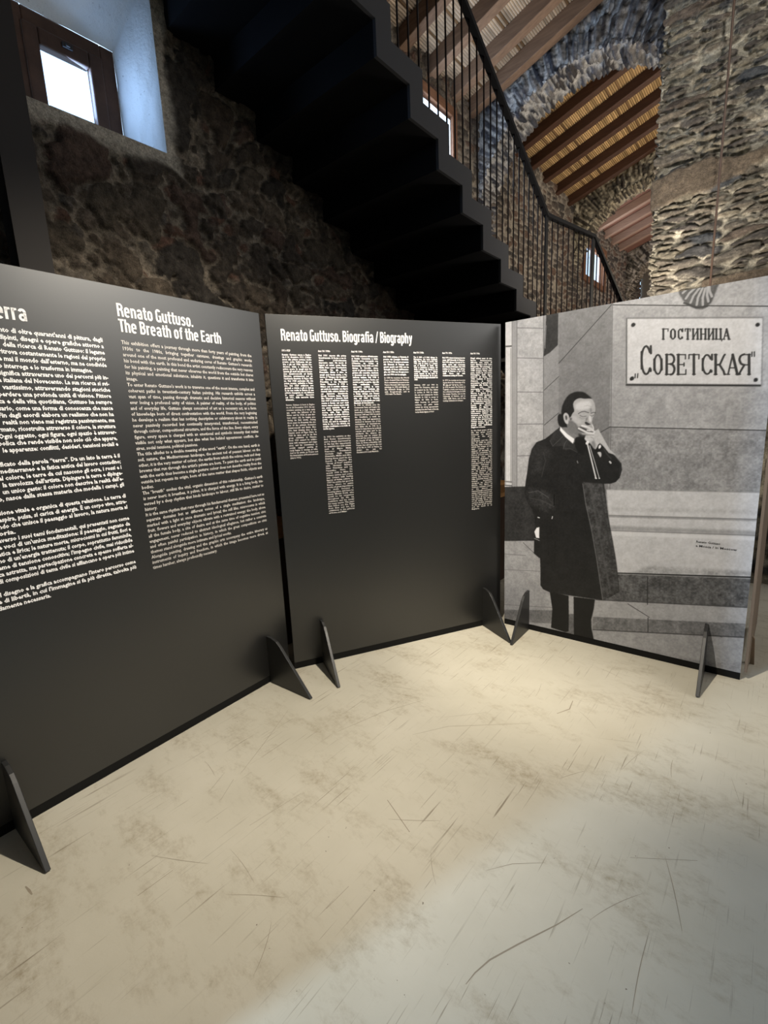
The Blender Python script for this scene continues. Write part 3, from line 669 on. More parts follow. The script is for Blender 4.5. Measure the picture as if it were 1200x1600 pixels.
# board 1 (origin at its left end, so u_left = u + 1.555)
O1 = 1.555; H_OFF = 0.06; ch = cap_h(H_OFF)
def grotesque(ch_):
    """strokes of a bold condensed grotesque: list of (polyline, width); cap height 1; returns strokes, advance"""
    st, th, xh = 0.165, 0.135, 0.745
    def arc(cx, cy, rx, ry, a0, a1, n=14): return [(cx + rx * math.cos(math.radians(a0 + (a1 - a0) * i / n)), cy + ry * math.sin(math.radians(a0 + (a1 - a0) * i / n))) for i in range(n + 1)]
    h = st / 2; w = 0.46; l, r = h, w - h; c = w / 2
    def bowl(l, r, y0, y1, a0=0, a1=360):
        rx = (r - l) / 2; cx = (l + r) / 2; ry = min(rx * 1.15, (y1 - y0) / 2 - th / 2); t, b = y1 - th / 2 - ry, y0 + th / 2 + ry; P = []
        for k in range(41):
            a = a0 + (a1 - a0) * k / 40; x = cx + rx * math.cos(math.radians(a)); y = math.sin(math.radians(a)) * ry
            P.append((x, (t if y >= 0 else b) + y))
        return P + P[:1] if abs(a1 - a0) >= 360 else P
    A = w + 0.075
    if ch_ == ' ': return [], 0.22
    if ch_ == '.': return [([(h, 0), (h, st)], st)], st + 0.10
    if ch_ == '/': return [([(0.02, -0.04), (0.30, 1.04)], 0.115)], 0.38
    if ch_ == 'i': return [([(h, 0), (h, xh)], st), ([(h, 0.86), (h, 1.01)], st)], st + 0.085
    if ch_ == 'l': return [([(h, 0), (h, 1.0)], st)], st + 0.085
    if ch_ == 'r': return [([(h, 0), (h, xh)], st), ([(h, xh - 0.25), (h + 0.05, xh - 0.12), (0.20, xh - 0.075), (0.31, xh - 0.07)], th)], 0.37
    if ch_ == 'n': return [([(h, 0), (h, xh)], st), (bowl(l, r, 0.2, xh, 180, 0) + [(r, 0)], st)], A
    if ch_ == 'h': return [([(h, 0), (h, 1)], st), (bowl(l, r, 0.2, xh, 180, 0) + [(r, 0)], st)], A
    if ch_ == 'u': return [([(r, 0), (r, xh)], st), ([(l, xh)] + bowl(l, r, 0, xh - 0.2, 180, 360), st)], A
    if ch_ == 'o': return [(bowl(l, r, -0.01, xh + 0.01), st)], A
    if ch_ == 'e': return [(bowl(l, r, -0.01, xh + 0.01, 0, 325), st), ([(l, 0.385), (r + h, 0.385)], 0.11), ([(r, 0.36), (r, 0.53)], st)], A
    if ch_ == 'a': return [([(r, 0), (r, 0.50)], st), (bowl(l, r, 0.3, xh + 0.01, 0, 165), st), (bowl(l, r, -0.01, 0.44, 15, 345), st * 0.92)], A
    if ch_ == 's': return [([(r, 0.53)] + bowl(l, r, 0.36, xh + 0.01, 20, 235) + [(c, 0.40)] + bowl(l, r, -0.01, 0.43, 50, -160), st * 0.92)], A - 0.01
    if ch_ == 't': return [([(0.15, 0.96), (0.15, 0.16), (0.18, 0.08), (0.23, 0.068), (0.32, 0.068)], st), ([(0.0, xh - 0.06), (0.32, xh - 0.06)], 0.125)], 0.375
    if ch_ == 'f': return [([(0.15, 0), (0.15, 0.80), (0.18, 0.90), (0.23, 0.93), (0.32, 0.93)], st), ([(0.0, xh - 0.06), (0.31, xh - 0.06)], 0.125)], 0.36
    if ch_ == 'g': return [(bowl(l, r, 0.0, xh + 0.01), st), ([(r, xh), (r, -0.08)] + bowl(l, r, -0.25, 0.2, 0, -150), st)], A
    if ch_ == 'p': return [(bowl(l, r, -0.01, xh + 0.01), st), ([(l, xh), (l, -0.24)], st)], A
    if ch_ == 'b': return [(bowl(l, r, -0.01, xh + 0.01), st), ([(l, 1), (l, 0)], st)], A
    if ch_ == 'y': return [([(0.07, xh), (0.225, 0.12)], st * 0.95), ([(0.39, xh), (0.22, 0.0), (0.17, -0.13), (0.10, -0.17), (0.02, -0.17)], st * 0.92)], 0.48
    W2 = 0.50; R2 = W2 - h
    if ch_ == 'R': return [([(h, 0), (h, 1)], st), ([(h, 1 - th / 2), (0.25, 1 - th / 2)] + arc(0.25, 0.735, R2 - 0.25, 0.198, 90, -90) + [(h, 0.537)], th * 1.15), ([(R2 - 0.06, 0.50), (R2 - 0.01, 0.38), (R2, 0.2), (R2 + 0.02, 0)], st)], W2 + 0.08
    if ch_ == 'B': return [([(h, 0), (h, 1)], st), ([(h, 1 - th / 2), (0.25, 1 - th / 2)] + arc(0.25, 0.745, R2 - 0.27, 0.19, 90, -90) + [(h, 0.53)], th * 1.15), ([(h, 0.53), (0.25, 0.53)] + arc(0.25, 0.30, R2 - 0.25, 0.232, 90, -90) + [(h, th / 2)], th * 1.15)], W2 + 0.07
    if ch_ == 'E': return [([(h, 0), (h, 1)], st), ([(h, 1 - th / 2), (0.43, 1 - th / 2)], th), ([(h, 0.515), (0.39, 0.515)], th), ([(h, th / 2), (0.43, th / 2)], th)], 0.49
    if ch_ == 'T': return [([(0.22, 0), (0.22, 1)], st), ([(0.0, 1 - th / 2), (0.44, 1 - th / 2)], th)], 0.485
    if ch_ == 'G': return [(bowl(l, R2, -0.015, 1.015, 25, 330), st), ([(R2, 0.0), (R2, 0.46)], st), ([(0.27, 0.46), (W2, 0.46)], 0.12)], W2 + 0.08
    return [], 0.3
def heading(txt, u0, u1, z, h, parent):
    x = 0.0; V = []; F = []; n = 0; tot = sum(grotesque(q)[1] for q in txt) - 0.08; k = (u1 - u0) / tot
    for q in txt:
        for P, wd in grotesque(q)[0]:
            m = len(P); L_ = []
            for i in range(m):
                a, b = P[max(i - 1, 0)], P[min(i + 1, m - 1)]; dx, dy = b[0] - a[0], b[1] - a[1]; d = math.hypot(dx, dy) or 1
                L_ += [(P[i][0] - dy / d * wd / 2, P[i][1] + dx / d * wd / 2), (P[i][0] + dy / d * wd / 2, P[i][1] - dx / d * wd / 2)]
            V += [(u0 + (x + a) * k, -0.0007, z + b * h) for a, b in L_]
            F += [(n + 2 * i, n + 2 * i + 1, n + 2 * i + 3, n + 2 * i + 2) for i in range(m - 1)]; n += 2 * m
        x += grotesque(q)[1]
    pymesh('heading_text', V, F, M_WHITE, parent)
heading('Renato Guttuso.', O1 - 0.752, O1 - 0.402, 2.0015, 0.0530, BL)
heading('The Breath of the Earth', O1 - 0.753, O1 - 0.256, 1.9385, 0.0530, BL)
heading('terra', O1 - 1.198, O1 - 1.083, 1.9345, 0.0570, BL)
Z0, PT = 1.8945, 0.02525
te = TextMesh(); ends = ('image.', 'passions.', 'bodies.', 'history.', 'works.', 'necessary.')
xs_ = fit_xs([x for x in EN if not x.endswith(ends)], 0.0215, 0.020, 0.677)
for i, x in enumerate(EN): te.line(x, O1 - 0.753, Z0 - 0.006 - i * PT, 0.0215, 0.020, 1, None if x.endswith(ends) else O1 - 0.076, True, xs_)
te.build('english_text', M_GREY, BL)
ti = TextMesh()
for i, x in enumerate(IT):
    if not x: continue
    z = Z0 - 0.006 - i * PT; u0 = -1.171 + (z - 1.893) * (0.161 / 1.021) - 0.004; u1 = -0.827
    if x.startswith('^'): x = x[1:]; u0 += 0.012
    if x.startswith('o interroga'): u1 = -0.885
    if x.startswith('oria'): u1 = u0 + 0.052
    if x.startswith('damente'): u1 = -1.166
    ti.line(x, O1 + u0, z, 0.0232, 0.034, 1, O1 + u1)
ti.build('italian_text', M_WHITE, BL)

# board 2: biography
BIO = [
 (0.077, '1911–1929', 1.91, 1.661, 20, ['Renato Guttuso nasce a Baghe-', "ria il 26 dicembre 1911. L'inizia-", 'zione alla pittura avviene molto', "presto, sotto l'influenza del pa-", 'dre, e già nel 1924, appena tre-', 'dicenne, inizia a realizzare le', 'prime opere. In quegli anni fre-', 'quenta gli studi dei pittori Dome-', 'nico Quattrociocchi ed Emilio', 'Murdolo, avvicinandosi poi al-', "l'ambiente futurista di Pippo Riz-", 'zo. Nel 1928 partecipa alla sua', 'prima mostra collettiva a Paler-', 'mo. Dal 1929 collabora con', 'giornali e riviste e già si delinea', 'in lui una scelta in favore di una', 'pittura impegnata su cui influisce', "in senso positivo l'incontro", 'nel 1931, della nascente Qua-', 'driennale.'], 1.632, 1.328, 22, ['Renato Guttuso is born in Baghe-', 'ria on 26 December 1911. He en-', 'counters painting at a very early', 'age, under the influence of his', 'father, and by 1924, at just thir-', 'teen years old, he begins pro-', 'ducing his first works. During', 'those years he frequents the stu-', 'dios of the painters Domenico', 'Quattrociocchi and Emilio Mur-', 'dolo, later drawing close to the', 'Futurist circle of Pippo Rizzo. In', '1928 he takes part in his first', 'group exhibition in Palermo.', 'From 1929 onward he collabo-', 'rates with newspapers and maga-', 'zines, and his commitment to', 'socially engaged painting al-', 'ready begins to emerge, as refle-', 'cted in his article on Picasso and', 'the intervention of French painters', '(July in 1931).']),
 (0.287, 'Anni ’30 / 1930s', 1.908, 1.488, 32, "Nel 1931 espone alla prima Quadriennale di Roma e ne ri- mane profondamente impressio- nato. Ha modo di legarsi ad artisti come Mario Mafai, Fran- cesco Trombadori, Corrado Ca- gli, Fausto Pirandello, Mirko e Afro. In quegli anni fonda anche, a Pa- lermo, il “Gruppo dei Quattro” con Giovanni Barbera, Nino Franchina e Lia Pasqualino Noto. Trascorre il 1935 a Milano per il servizio militare; qui entra in contatto con figure centrali della cultura italiana tra cui Salvatore Quasimodo, Birolli, Fontana, Sassu, Manzù, Elio Vittorini e Antonio Banfi. Nel 1937 si stabilisce definitiva- mente a Roma: nei suoi studi nasce- ranno alcune opere della sua piena maturità. Sono gli anni delle fucilazioni, nature morte, della Fuga dall'Etna. Nello studio di piazza Melozzo si incontrano pittori, scrittori e poeti; qui conosce Mimise Dotti, che sarà la compagna di tutta la vita e che diventa sua moglie, confidente e modella di molte opere.", 1.44, 0.975, 33, 'In 1931 he exhibits at the first Rome Quadriennale and is deeply impressed by it. He has the opportunity to establish ties with artists such as Mario Mafai, Francesco Trombadori, Corrado Cagli, Fausto Pirandello, Mirko and Afro. During those years he also founds, in Palermo, the “Group of Four” together with Giovanni Barbera, Nino Franchina and Lia Pasqualino Noto. He spends 1935 in Milan for military service and comes into contact with leading figures of Italian culture. In 1937 he settles for good in Rome, where he paints works of great importance; the studio becomes a meeting place, and here he meets Mimise Dotti, who would be his companion throughout his life, his confidante and the model for many works. The years that follow see the Flight from Etna and the first exhibitions in the galleries of Rome and Milan.'),
 (0.489, 'Anni ’40 / 1940s', 1.906, 1.633, 21, "Nel 1940 aderisce ufficialmente al Partito Comunista e inizia l'attività come scenografo con L'Histoire du Soldat di Stravinskij. Tra il 1940 e il 1941 dipinge la Crocifis- sione, opera di grande rottura che fa gridare allo scandalo, destinata a diventare uno dei capolavori dell'arte italiana. Nel 1943 è costretto a lasciare Roma per motivi politici e parte- cipa alla lotta antifascista. L'anno successivo realizza la serie Gott mit Uns dedicata alla tragedia della guerra. Nel 1945, a Parigi, stringe con Picasso un'amicizia che durerà tutta la vita; nel 1947, a Venezia, realizza le scenografie per Lady Macbeth di Sciostakovic.", 1.62, 1.335, 21, "In 1940 he officially joins the Communist Party and begins the work as a stage designer with Stravinsky's L'Histoire du Soldat. Between 1940 and 1941 he paints the Crucifixion, a work de- stroying rules and appearances, destined to become one of the masterpieces of twentieth-cen- tury Italian art. In 1943 he is forced to leave Rome for political reasons and takes part in the anti-fascist Re- sistance; the following year he creates the Gott mit Uns series, dedicated to the tragedy of war. In 1945, in Paris, he forms a friendship with Picasso that will last for the rest of his life; in 1947, in Venice, he designs the sets for Shostakovich's Lady Macbeth."),
 (0.694, 'Anni ’50 / 1950s', 1.905, 1.8, 8, ['Nel 1950 ottiene, a Varsavia, il', 'premio del Consiglio Mondiale', 'per la Pace. È sempre presente', 'alla Biennale di Venezia con', 'grandi quadri: nel 1952 con La', "Battaglia di Ponte dell'Ammira-", 'glio, nel 1954 con Boogie-woo-', 'gie, nel 1956 con La spiaggia.'], 1.78, 1.682, 8, ['In 1950 he receives the World', 'Peace Council Prize in Warsaw.', 'He is consistently present at the', 'Venice Biennale with large-scale', 'paintings: in 1952 with Battle of', "the Admiral's Bridge, in 1954", 'with Boogie-woogie, and in', '1956 with The Beach.']),
 (0.899, 'Anni ’60 / 1960s', 1.904, 1.768, 12, ['Tra il 1959 e il 1960 dipinge La', 'Discussione, che verrà acquistata', 'dalla Tate Gallery di Londra. Nel', '1962 cura le scene e i costumi', 'per il Macbeth di Verdi. Nel', '1965 si trasferisce a Palazzo del', 'Grillo a Roma, che diventa la sua', 'residenza definitiva e dipinge', 'opere segnate da una forte in-', 'tensità espressionista, da La mor-', 'te di Neruda alle figure femminili del', '1967.'], 1.735, 1.566, 12, ['Between 1959 and 1960 he', 'paints The Discussion, which will', 'be acquired by the Tate Gallery', 'in London. In 1962 he designs', "the sets and costumes for Verdi's", 'Macbeth. In 1965 he moves to', 'Palazzo del Grillo in Rome,', 'which becomes his permanent', 'residence, and paints works', 'marked by strong expressionistic', 'intensity, from the Death of Neruda', 'to the female figures of 1967.']),
 (1.104, 'Anni ’70 / 1970s', 1.903, 1.792, 9, ['Nel 1971 riceve la laurea honoris', "causa dall'Università di Palermo.", 'Nel 1972 dipinge I funerali di To-', 'gliatti, opera oggi conservata', 'alla Galleria di Bologna. Nel 1974', "realizza la Vucciria, oggi all'Uni-", 'versità di Palermo e, nel 1976,', 'Caffè Greco, oggi nella', 'Collezione Ludwig di Colonia.'], 1.762, 1.632, 10, ['In 1971 he receives an honorary', 'degree from the University of Pa-', 'lermo.', 'In 1972 he paints The Funeral of', 'Togliatti, a work now housed at', 'the collection in Bologna. In 1974', 'he creates Vucciria, now at the', 'University of Palermo, and in', '1976, Caffè Greco, now in the', 'Ludwig Collection in Cologne.']),
 (1.315, 'Anni ’80 / 1980s', 1.902, 1.452, 35, "Negli ultimi anni di vita lavora intensamente, affronta una serie di temi: dipinge i cicli delle Allegorie, dei paesaggi e della natura morta. Nel 1980 esegue Visita della sera, opera in cui torna l'immagine della tigre, simbolo di forza. Nel 1982 realizza il Bosco d'amore e, l'anno successivo, le grandi tele dedicate alla Sicilia; nel 1984 una vasta antologica a Palermo, e nel 1985 a Milano. Muore a Roma il 18 gennaio 1987, lasciando molte opere alla città natale, dove il museo di Villa Cattolica custodisce il monumento funebre ideato da Giacomo Manzù. La figura di Guttuso rimane centrale nella storia dell'arte del Novecento italiano ed europeo, per la passione civile e per la forza del colore che attraversano l'intera opera, dai primi quadri siciliani fino ai grandi cicli dell'ultima stagione romana.", 1.43, 0.888, 42, 'In the final years of his life, the artist works intensely on themes such as the great allegories, the landscapes and the still lifes. In 1980 he paints Evening Visit, a work in which the image of the tiger returns as a symbol of strength. In 1982 he completes The Wood of Love and, the following year, large canvases dedicated to Sicily; in 1984 a vast retrospective is held in Palermo, followed in 1985 by another in Milan. He dies in Rome on 18 January 1987, leaving many of his works to his birthplace, where the museum in Villa Cattolica keeps the funeral monument designed by Giacomo Manzù. The figure of Guttuso remains central in the history of twentieth-century Italian and European art, for the civil passion and the force of colour that run through the whole of his work, from the earliest Sicilian paintings to the last great cycles, and his tomb is in Bagheria.'),
]
heading('Renato Guttuso. Biografia / Biography', 0.080, 0.890, 1.9865, 0.0615, BM)
def wrap(txt, em, off, w, nlines, xs):
    words = txt.split(); out = []; cur = ''
    for wd in words:
        c = (cur + ' ' + wd).strip()
        if TextMesh().width(c, em, off, 1) * xs > w and cur: out.append(cur); cur = wd
        else: cur = c
    return out + [cur]
BEM = 0.0130
for u, head, zi0, zi1, ni, txi, ze0, ze1, ne, txe in BIO:
    bp = TextMesh(); bp.line(head, u, 1.9275, 0.0150, 0.03, 1, None, False, 0.72); bp.build('column_heading', M_WHITE, BM)
    for nm, mm, z0, z1, nl, tx, off in (('italian_text', M_WHITE, zi0, zi1, ni, txi, 0.036), ('english_text', M_GREY, ze0, ze1, ne, txe, 0.022)):
        mesh = TextMesh()
        if isinstance(tx, list): lines = tx; xs_ = fit_xs(lines[:-1], BEM, off, 0.168)
        else:
            xs_ = 1.3
            while True:
                lines = wrap(tx, BEM, off, 0.168, nl, xs_)
                if len(lines) <= nl or xs_ < 0.35: break
                xs_ -= 0.01
        pt = (z0 - z1) / max(len(lines) - 1, 1)
        for i, x in enumerate(lines): mesh.line(x, u, z0 - i * pt - 0.004, BEM, off, 1, None if i == len(lines) - 1 else u + 0.168, True, xs_)
        mesh.build(nm, mm, BM)

# board 3: the photograph, laid out in millimetres on the board
PRINT = [
 ([(-83,2564),(1433,2202),(1631,-1),(-84,-601)],150,0,14,0,1.0),
 ([(-16,2155),(85,2155),(96,1032),(-12,1027)],205,0.6,8,0,1.0),
 ([(-6,1971),(46,1967)],70,-8.5,0,0,1.0),
 ([(47,2161),(55,1034)],130,-7.1,0,0,1.0),
 ([(1,1966),(6,1038)],150,-7.2,0,0,1.0),
 ([(39,1953),(45,1058)],140,-5.4,0,0,1.0),
 ([(-7,1066),(53,1064)],120,-9.4,0,0,1.0),
 ([(-6,1039),(53,1038)],90,-7.6,0,0,1.0),
 ([(49,2161),(81,2164),(92,1032),(57,1031)],150,0.6,6,0,1.0),
 ([(81,2172),(252,2174),(274,1041),(92,1029)],172,0.6,16,0,1.0),
 ([(82,2076),(253,2047)],95,-3.6,0,0,1.0),
 ([(84,1888),(258,1864)],95,-3.7,0,0,1.0),
 ([(86,1670),(262,1655)],95,-3.8,0,0,1.0),
 ([(88,1458),(266,1454)],95,-3.9,0,0,1.0),
 ([(90,1245),(270,1251)],95,-3.9,0,0,1.0),
 ([(80,2156),(90,1032)],110,-4.4,0,0,1.0),
 ([(250,2190),(651,2190),(670,1418),(679,1019),(273,1023)],122,0.6,10,0,1.0),
 ([(250,2190),(346,2189),(366,1307),(267,1308)],138,0.8,10,0,1.0),
 ([(253,2127),(268,1343)],95,-3.7,0,0,1.0),
 ([(355,1824),(647,2116)],62,-4.6,0,0,1.0),
 ([(267,1668),(356,1743)],70,-4.0,0,0,1.0),
 ([(272,1447),(361,1519)],70,-4.1,0,0,1.0),
 ([(603,1384),(671,1424)],60,-4.2,0,0,1.0),
 ([(272,2171),(345,2173),(346,1934),(298,1895),(258,1876),(266,1980)],48,0.8,8,0,1.0),
 ([(271,2060),(267,1924)],120,-4.0,0,0,1.0),
 ([(651,2190),(1432,2214),(1507,1380),(667,1421)],168,0.6,16,0,1.0),
 ([(655,2113),(918,2062),(955,1424),(667,1421)],158,3,14,0,1.0),
 ([(667,1421),(1507,1377),(1535,1067),(671,1033)],146,0.6,22,0,1.0),
 ([(917,1632),(1488,1586),(1504,1406),(1058,1421)],150,8,16,1,0.6),
 ([(650,2190),(683,1044)],105,-3.7,0,0,1.0),
 ([(655,2113),(1018,2044),(1405,1971)],38,-4.6,0,0,1.0),
 ([(665,1422),(1507,1376)],50,-4.6,0,0,1.0),
 ([(663,1043),(1535,1067),(1574,633),(732,510)],205,0.8,10,0,1.0),
 ([(663,1041),(1535,1067)],165,-3.3,0,0,1.0),
 ([(677,884),(1399,924),(1400,913),(678,870)],150,1,8,0,1.0),
 ([(677,882),(1442,925)],118,-3.1,0,0,1.0),
 ([(698,934),(1395,970),(1397,950),(699,911)],186,3,14,0,0.7),
 ([(691,817),(1404,860),(1406,835),(692,788)],165,2.5,12,0,1.0),
 ([(692,786),(1450,839)],120,-3.9,0,0,1.0),
 ([(692,781),(1407,828),(1408,809),(693,757)],222,2,6,0,1.0),
 ([(921,592),(1400,638),(1402,607),(807,528)],165,4,26,0,0.8),
 ([(731,517),(1469,614)],42,-8.0,0,0,1.0),
 ([(747,511),(1425,599),(1439,434),(628,312)],92,0.6,26,0,1.0),
 ([(612,312),(1439,436),(1446,344),(616,194)],168,0.8,12,0,1.0),
 ([(616,198),(1446,347),(1453,266),(619,108)],118,0.8,22,0,1.0),
 ([(628,319),(1438,439)],70,-4.3,0,0,1.0),
 ([(619,108),(1452,269)],58,-5.1,0,0,1.0),
 ([(914,524),(924,349)],45,-4.4,0,0,1.0),
 ([(931,264),(936,170)],55,-4.5,0,0,1.0),
 ([(817,330),(938,269)],62,-4.2,0,0,1.0),
 ([(1288,238),(1400,193)],62,-3.8,0,0,1.0),
 ([(620,101),(1453,263),(1479,-54),(636,-349)],162,0.8,14,0,1.0),
 ([(951,26),(1396,98),(1400,50),(955,-36)],140,6,20,0,0.7),
 ([(-12,1027),(272,1046),(280,663),(-11,627)],52,0.8,10,0,1.0),
 ([(-11,633),(343,680),(369,-443),(-7,-574)],160,0.8,14,0,1.0),
 ([(139,640),(254,545)],95,-4.6,0,0,1.0),
 ([(-4,538),(159,549)],120,-4.0,0,0,1.0),
 ([(-4,420),(330,459)],118,-3.9,0,0,1.0),
 ([(-9,108),(373,189),(375,91),(-9,19)],118,1.2,16,0,1.0),
 ([(-3,151),(354,204)],120,-4.0,0,0,1.0),
 ([(442,300),(511,314),(506,189),(454,178)],165,0.6,10,0,1.0),
 ([(445,179),(515,195),(519,48),(449,40)],100,0.8,16,0,1.0),
 ([(968,2139),(986,2091),(1017,2049),(1061,2016),(1100,2013),(1126,2039),(1137,2082),(1146,2112),(1161,2141),(1009,2173)],82,1.2,14,1,1.0),
 ([(1054,2147),(1013,2128),(995,2111)],178,-10.7,0,0,0.8),
 ([(1060,2134),(1025,2105),(1010,2080)],178,-10.7,0,0,0.8),
 ([(1070,2124),(1043,2087),(1033,2056)],178,-10.7,0,0,0.8),
 ([(1081,2117),(1064,2075),(1061,2040)],178,-10.6,0,0,0.8),
 ([(1093,2114),(1085,2070),(1088,2034)],178,-10.6,0,0,0.8),
 ([(1103,2119),(1103,2079),(1111,2047)],178,-10.5,0,0,0.8),
 ([(1108,2129),(1113,2096),(1124,2069)],178,-10.5,0,0,0.8),
 ([(1004,2060),(1060,2026),(1107,2025)],50,-9.4,0,0,0.8),
 ([(724,2033),(1341,1934),(1365,1599),(742,1652)],120,1.2,4,0,1.0),
 ([(733,2024),(1339,1928),(1359,1612),(748,1668)],202,0.5,10,0,1.0),
 ([(745,1660),(1356,1605)],40,-7.1,0,0,1.0),
 ([(730,2025),(746,1664)],90,-4.5,0,0,1.0),
 ([(753,1984),(757,1997),(771,1998),(777,1989),(773,1978),(760,1975)],34,0.5,0,1,1.0),
 ([(1313,1897),(1316,1909),(1327,1910),(1332,1901),(1329,1892),(1319,1890)],34,0.5,0,1,1.0),
 ([(760,1689),(765,1703),(779,1705),(785,1695),(781,1684),(767,1680)],34,0.5,0,1,1.0),
 ([(1327,1631),(1331,1644),(1341,1645),(1346,1637),(1344,1627),(1333,1624)],34,0.5,0,1,1.0),
 ([(915,1942),(918,1888)],50,-9.2,0,0,1.0),
 ([(910,1943),(920,1941)],50,-5.1,0,0,1.0),
 ([(913,1889),(923,1887)],50,-5.1,0,0,1.0),
 ([(915,1942),(938,1939)],50,-5.1,0,0,1.0),
 ([(938,1939),(938,1927)],50,-5.0,0,0,1.0),
 ([(972,1907),(971,1917),(968,1926),(965,1932),(961,1934),(957,1933),(954,1928),(953,1920),(952,1910),(954,1900),(956,1891),(960,1885),(964,1883),(967,1884),(970,1889),(972,1897),(972,1907)],50,-7.1,0,0,1.0),
 ([(952,1925),(953,1895)],50,-9.1,0,0,1.0),
 ([(971,1922),(973,1892)],50,-9.1,0,0,1.0),
 ([(1003,1917),(1001,1923),(998,1927),(995,1929),(992,1928),(990,1925),(988,1920),(988,1913),(988,1905),(989,1897),(990,1889),(993,1883),(996,1879),(998,1878),(1001,1879),(1003,1882),(1005,1888)],50,-7.0,0,0,1.0),
 ([(987,1921),(989,1888)],50,-7.2,0,0,1.0),
 ([(1005,1929),(1006,1915)],50,-7.2,0,0,1.0),
 ([(1007,1885),(1007,1881)],50,-7.2,0,0,1.0),
 ([(1029,1925),(1032,1872)],50,-8.9,0,0,1.0),
 ([(1024,1926),(1034,1924)],50,-4.9,0,0,1.0),
 ([(1027,1873),(1037,1871)],50,-5.0,0,0,1.0),
 ([(1017,1927),(1041,1923)],50,-4.9,0,0,1.0),
 ([(1017,1927),(1018,1915)],50,-5.0,0,0,1.0),
 ([(1041,1923),(1041,1912)],50,-4.9,0,0,1.0),
 ([(1053,1921),(1057,1869)],50,-8.9,0,0,1.0),
 ([(1049,1922),(1058,1920)],50,-4.9,0,0,1.0),
 ([(1052,1869),(1062,1868)],50,-4.9,0,0,1.0),
 ([(1073,1918),(1077,1866)],50,-8.9,0,0,1.0),
 ([(1068,1919),(1078,1917)],50,-4.9,0,0,1.0),
 ([(1072,1867),(1081,1865)],50,-4.9,0,0,1.0),
 ([(1057,1873),(1073,1914)],50,-4.9,0,0,1.0),
 ([(1088,1916),(1092,1864)],50,-8.8,0,0,1.0),
 ([(1083,1917),(1093,1915)],50,-4.9,0,0,1.0),
 ([(1087,1864),(1096,1863)],50,-4.9,0,0,1.0),
 ([(1108,1913),(1111,1861)],50,-8.8,0,0,1.0),
 ([(1103,1914),(1112,1912)],50,-4.9,0,0,1.0),
 ([(1106,1862),(1116,1860)],50,-4.9,0,0,1.0),
 ([(1090,1890),(1109,1887)],50,-4.9,0,0,1.0),
 ([(1122,1911),(1126,1859)],50,-8.8,0,0,1.0),
 ([(1118,1911),(1127,1910)],50,-4.8,0,0,1.0),
 ([(1121,1860),(1130,1858)],50,-4.9,0,0,1.0),
 ([(1141,1908),(1145,1856)],50,-8.7,0,0,1.0),
 ([(1137,1909),(1146,1907)],50,-4.8,0,0,1.0),
 ([(1140,1857),(1150,1856)],50,-4.8,0,0,1.0),
 ([(1126,1863),(1142,1904)],50,-4.8,0,0,1.0),
 ([(1155,1906),(1158,1855)],50,-8.7,0,0,1.0),
 ([(1150,1907),(1159,1905)],50,-4.8,0,0,1.0),
 ([(1154,1855),(1163,1854)],50,-4.8,0,0,1.0),
 ([(1173,1903),(1177,1852)],50,-8.7,0,0,1.0),
 ([(1168,1904),(1177,1902)],50,-4.8,0,0,1.0),
 ([(1172,1853),(1181,1851)],50,-4.8,0,0,1.0),
 ([(1158,1855),(1183,1851)],50,-4.8,0,0,1.0),
 ([(1182,1851),(1182,1843)],50,-4.8,0,0,1.0),
 ([(1190,1850),(1198,1899)],50,-5.7,0,0,1.0),
 ([(1198,1899),(1212,1847)],50,-8.6,0,0,1.0),
 ([(1186,1851),(1195,1849)],50,-4.8,0,0,1.0),
 ([(1208,1848),(1217,1846)],50,-4.8,0,0,1.0),
 ([(1193,1866),(1207,1864)],50,-4.8,0,0,1.0),
 ([(856,1828),(850,1846),(843,1858),(836,1863),(829,1860),(823,1850),(819,1834),(817,1813),(817,1789),(820,1765),(824,1743),(830,1725),(837,1714),(844,1710),(851,1713),(857,1724),(861,1741)],50,-10.6,0,0,1.0),
 ([(815,1835),(820,1743)],50,-11.2,0,0,1.0),
 ([(859,1860),(862,1821)],50,-11.0,0,0,1.0),
 ([(865,1735),(866,1725)],50,-11.1,0,0,1.0),
 ([(917,1755),(915,1775),(910,1792),(904,1804),(897,1809),(890,1806),(885,1795),(882,1779),(882,1759),(885,1739),(889,1721),(896,1709),(903,1705),(909,1708),(914,1719),(917,1735),(917,1755)],50,-9.3,0,0,1.0),
 ([(881,1787),(884,1730)],50,-12.3,0,0,1.0),
 ([(915,1783),(919,1727)],50,-12.2,0,0,1.0),
 ([(939,1805),(945,1699)],50,-12.2,0,0,1.0),
 ([(933,1806),(946,1804)],50,-6.3,0,0,1.0),
 ([(939,1700),(952,1699)],50,-6.3,0,0,1.0),
 ([(939,1805),(957,1803)],50,-6.3,0,0,1.0),
 ([(942,1755),(960,1753)],50,-6.3,0,0,1.0),
 ([(945,1699),(964,1698)],50,-6.3,0,0,1.0),
 ([(960,1753),(964,1753),(967,1754),(969,1756),(972,1759),(974,1762),(975,1767),(976,1771),(976,1776),(975,1781),(974,1786),(972,1791),(970,1795),(967,1798),(964,1801),(961,1803),(957,1804)],50,-10.3,0,0,1.0),
 ([(964,1697),(967,1697),(971,1698),(974,1700),(976,1704),(978,1708),(979,1712),(980,1717),(980,1723),(980,1728),(978,1734),(976,1739),(974,1743),(971,1747),(967,1750),(964,1752),(960,1753)],50,-10.9,0,0,1.0),
 ([(994,1798),(1000,1694)],50,-12.0,0,0,1.0),
 ([(987,1799),(1000,1798)],50,-6.2,0,0,1.0),
 ([(994,1695),(1006,1693)],50,-6.3,0,0,1.0),
 ([(994,1798),(1027,1794)],50,-6.2,0,0,1.0),
 ([(1027,1794),(1028,1772)],50,-6.2,0,0,1.0),
 ([(997,1746),(1024,1743)],50,-6.2,0,0,1.0),
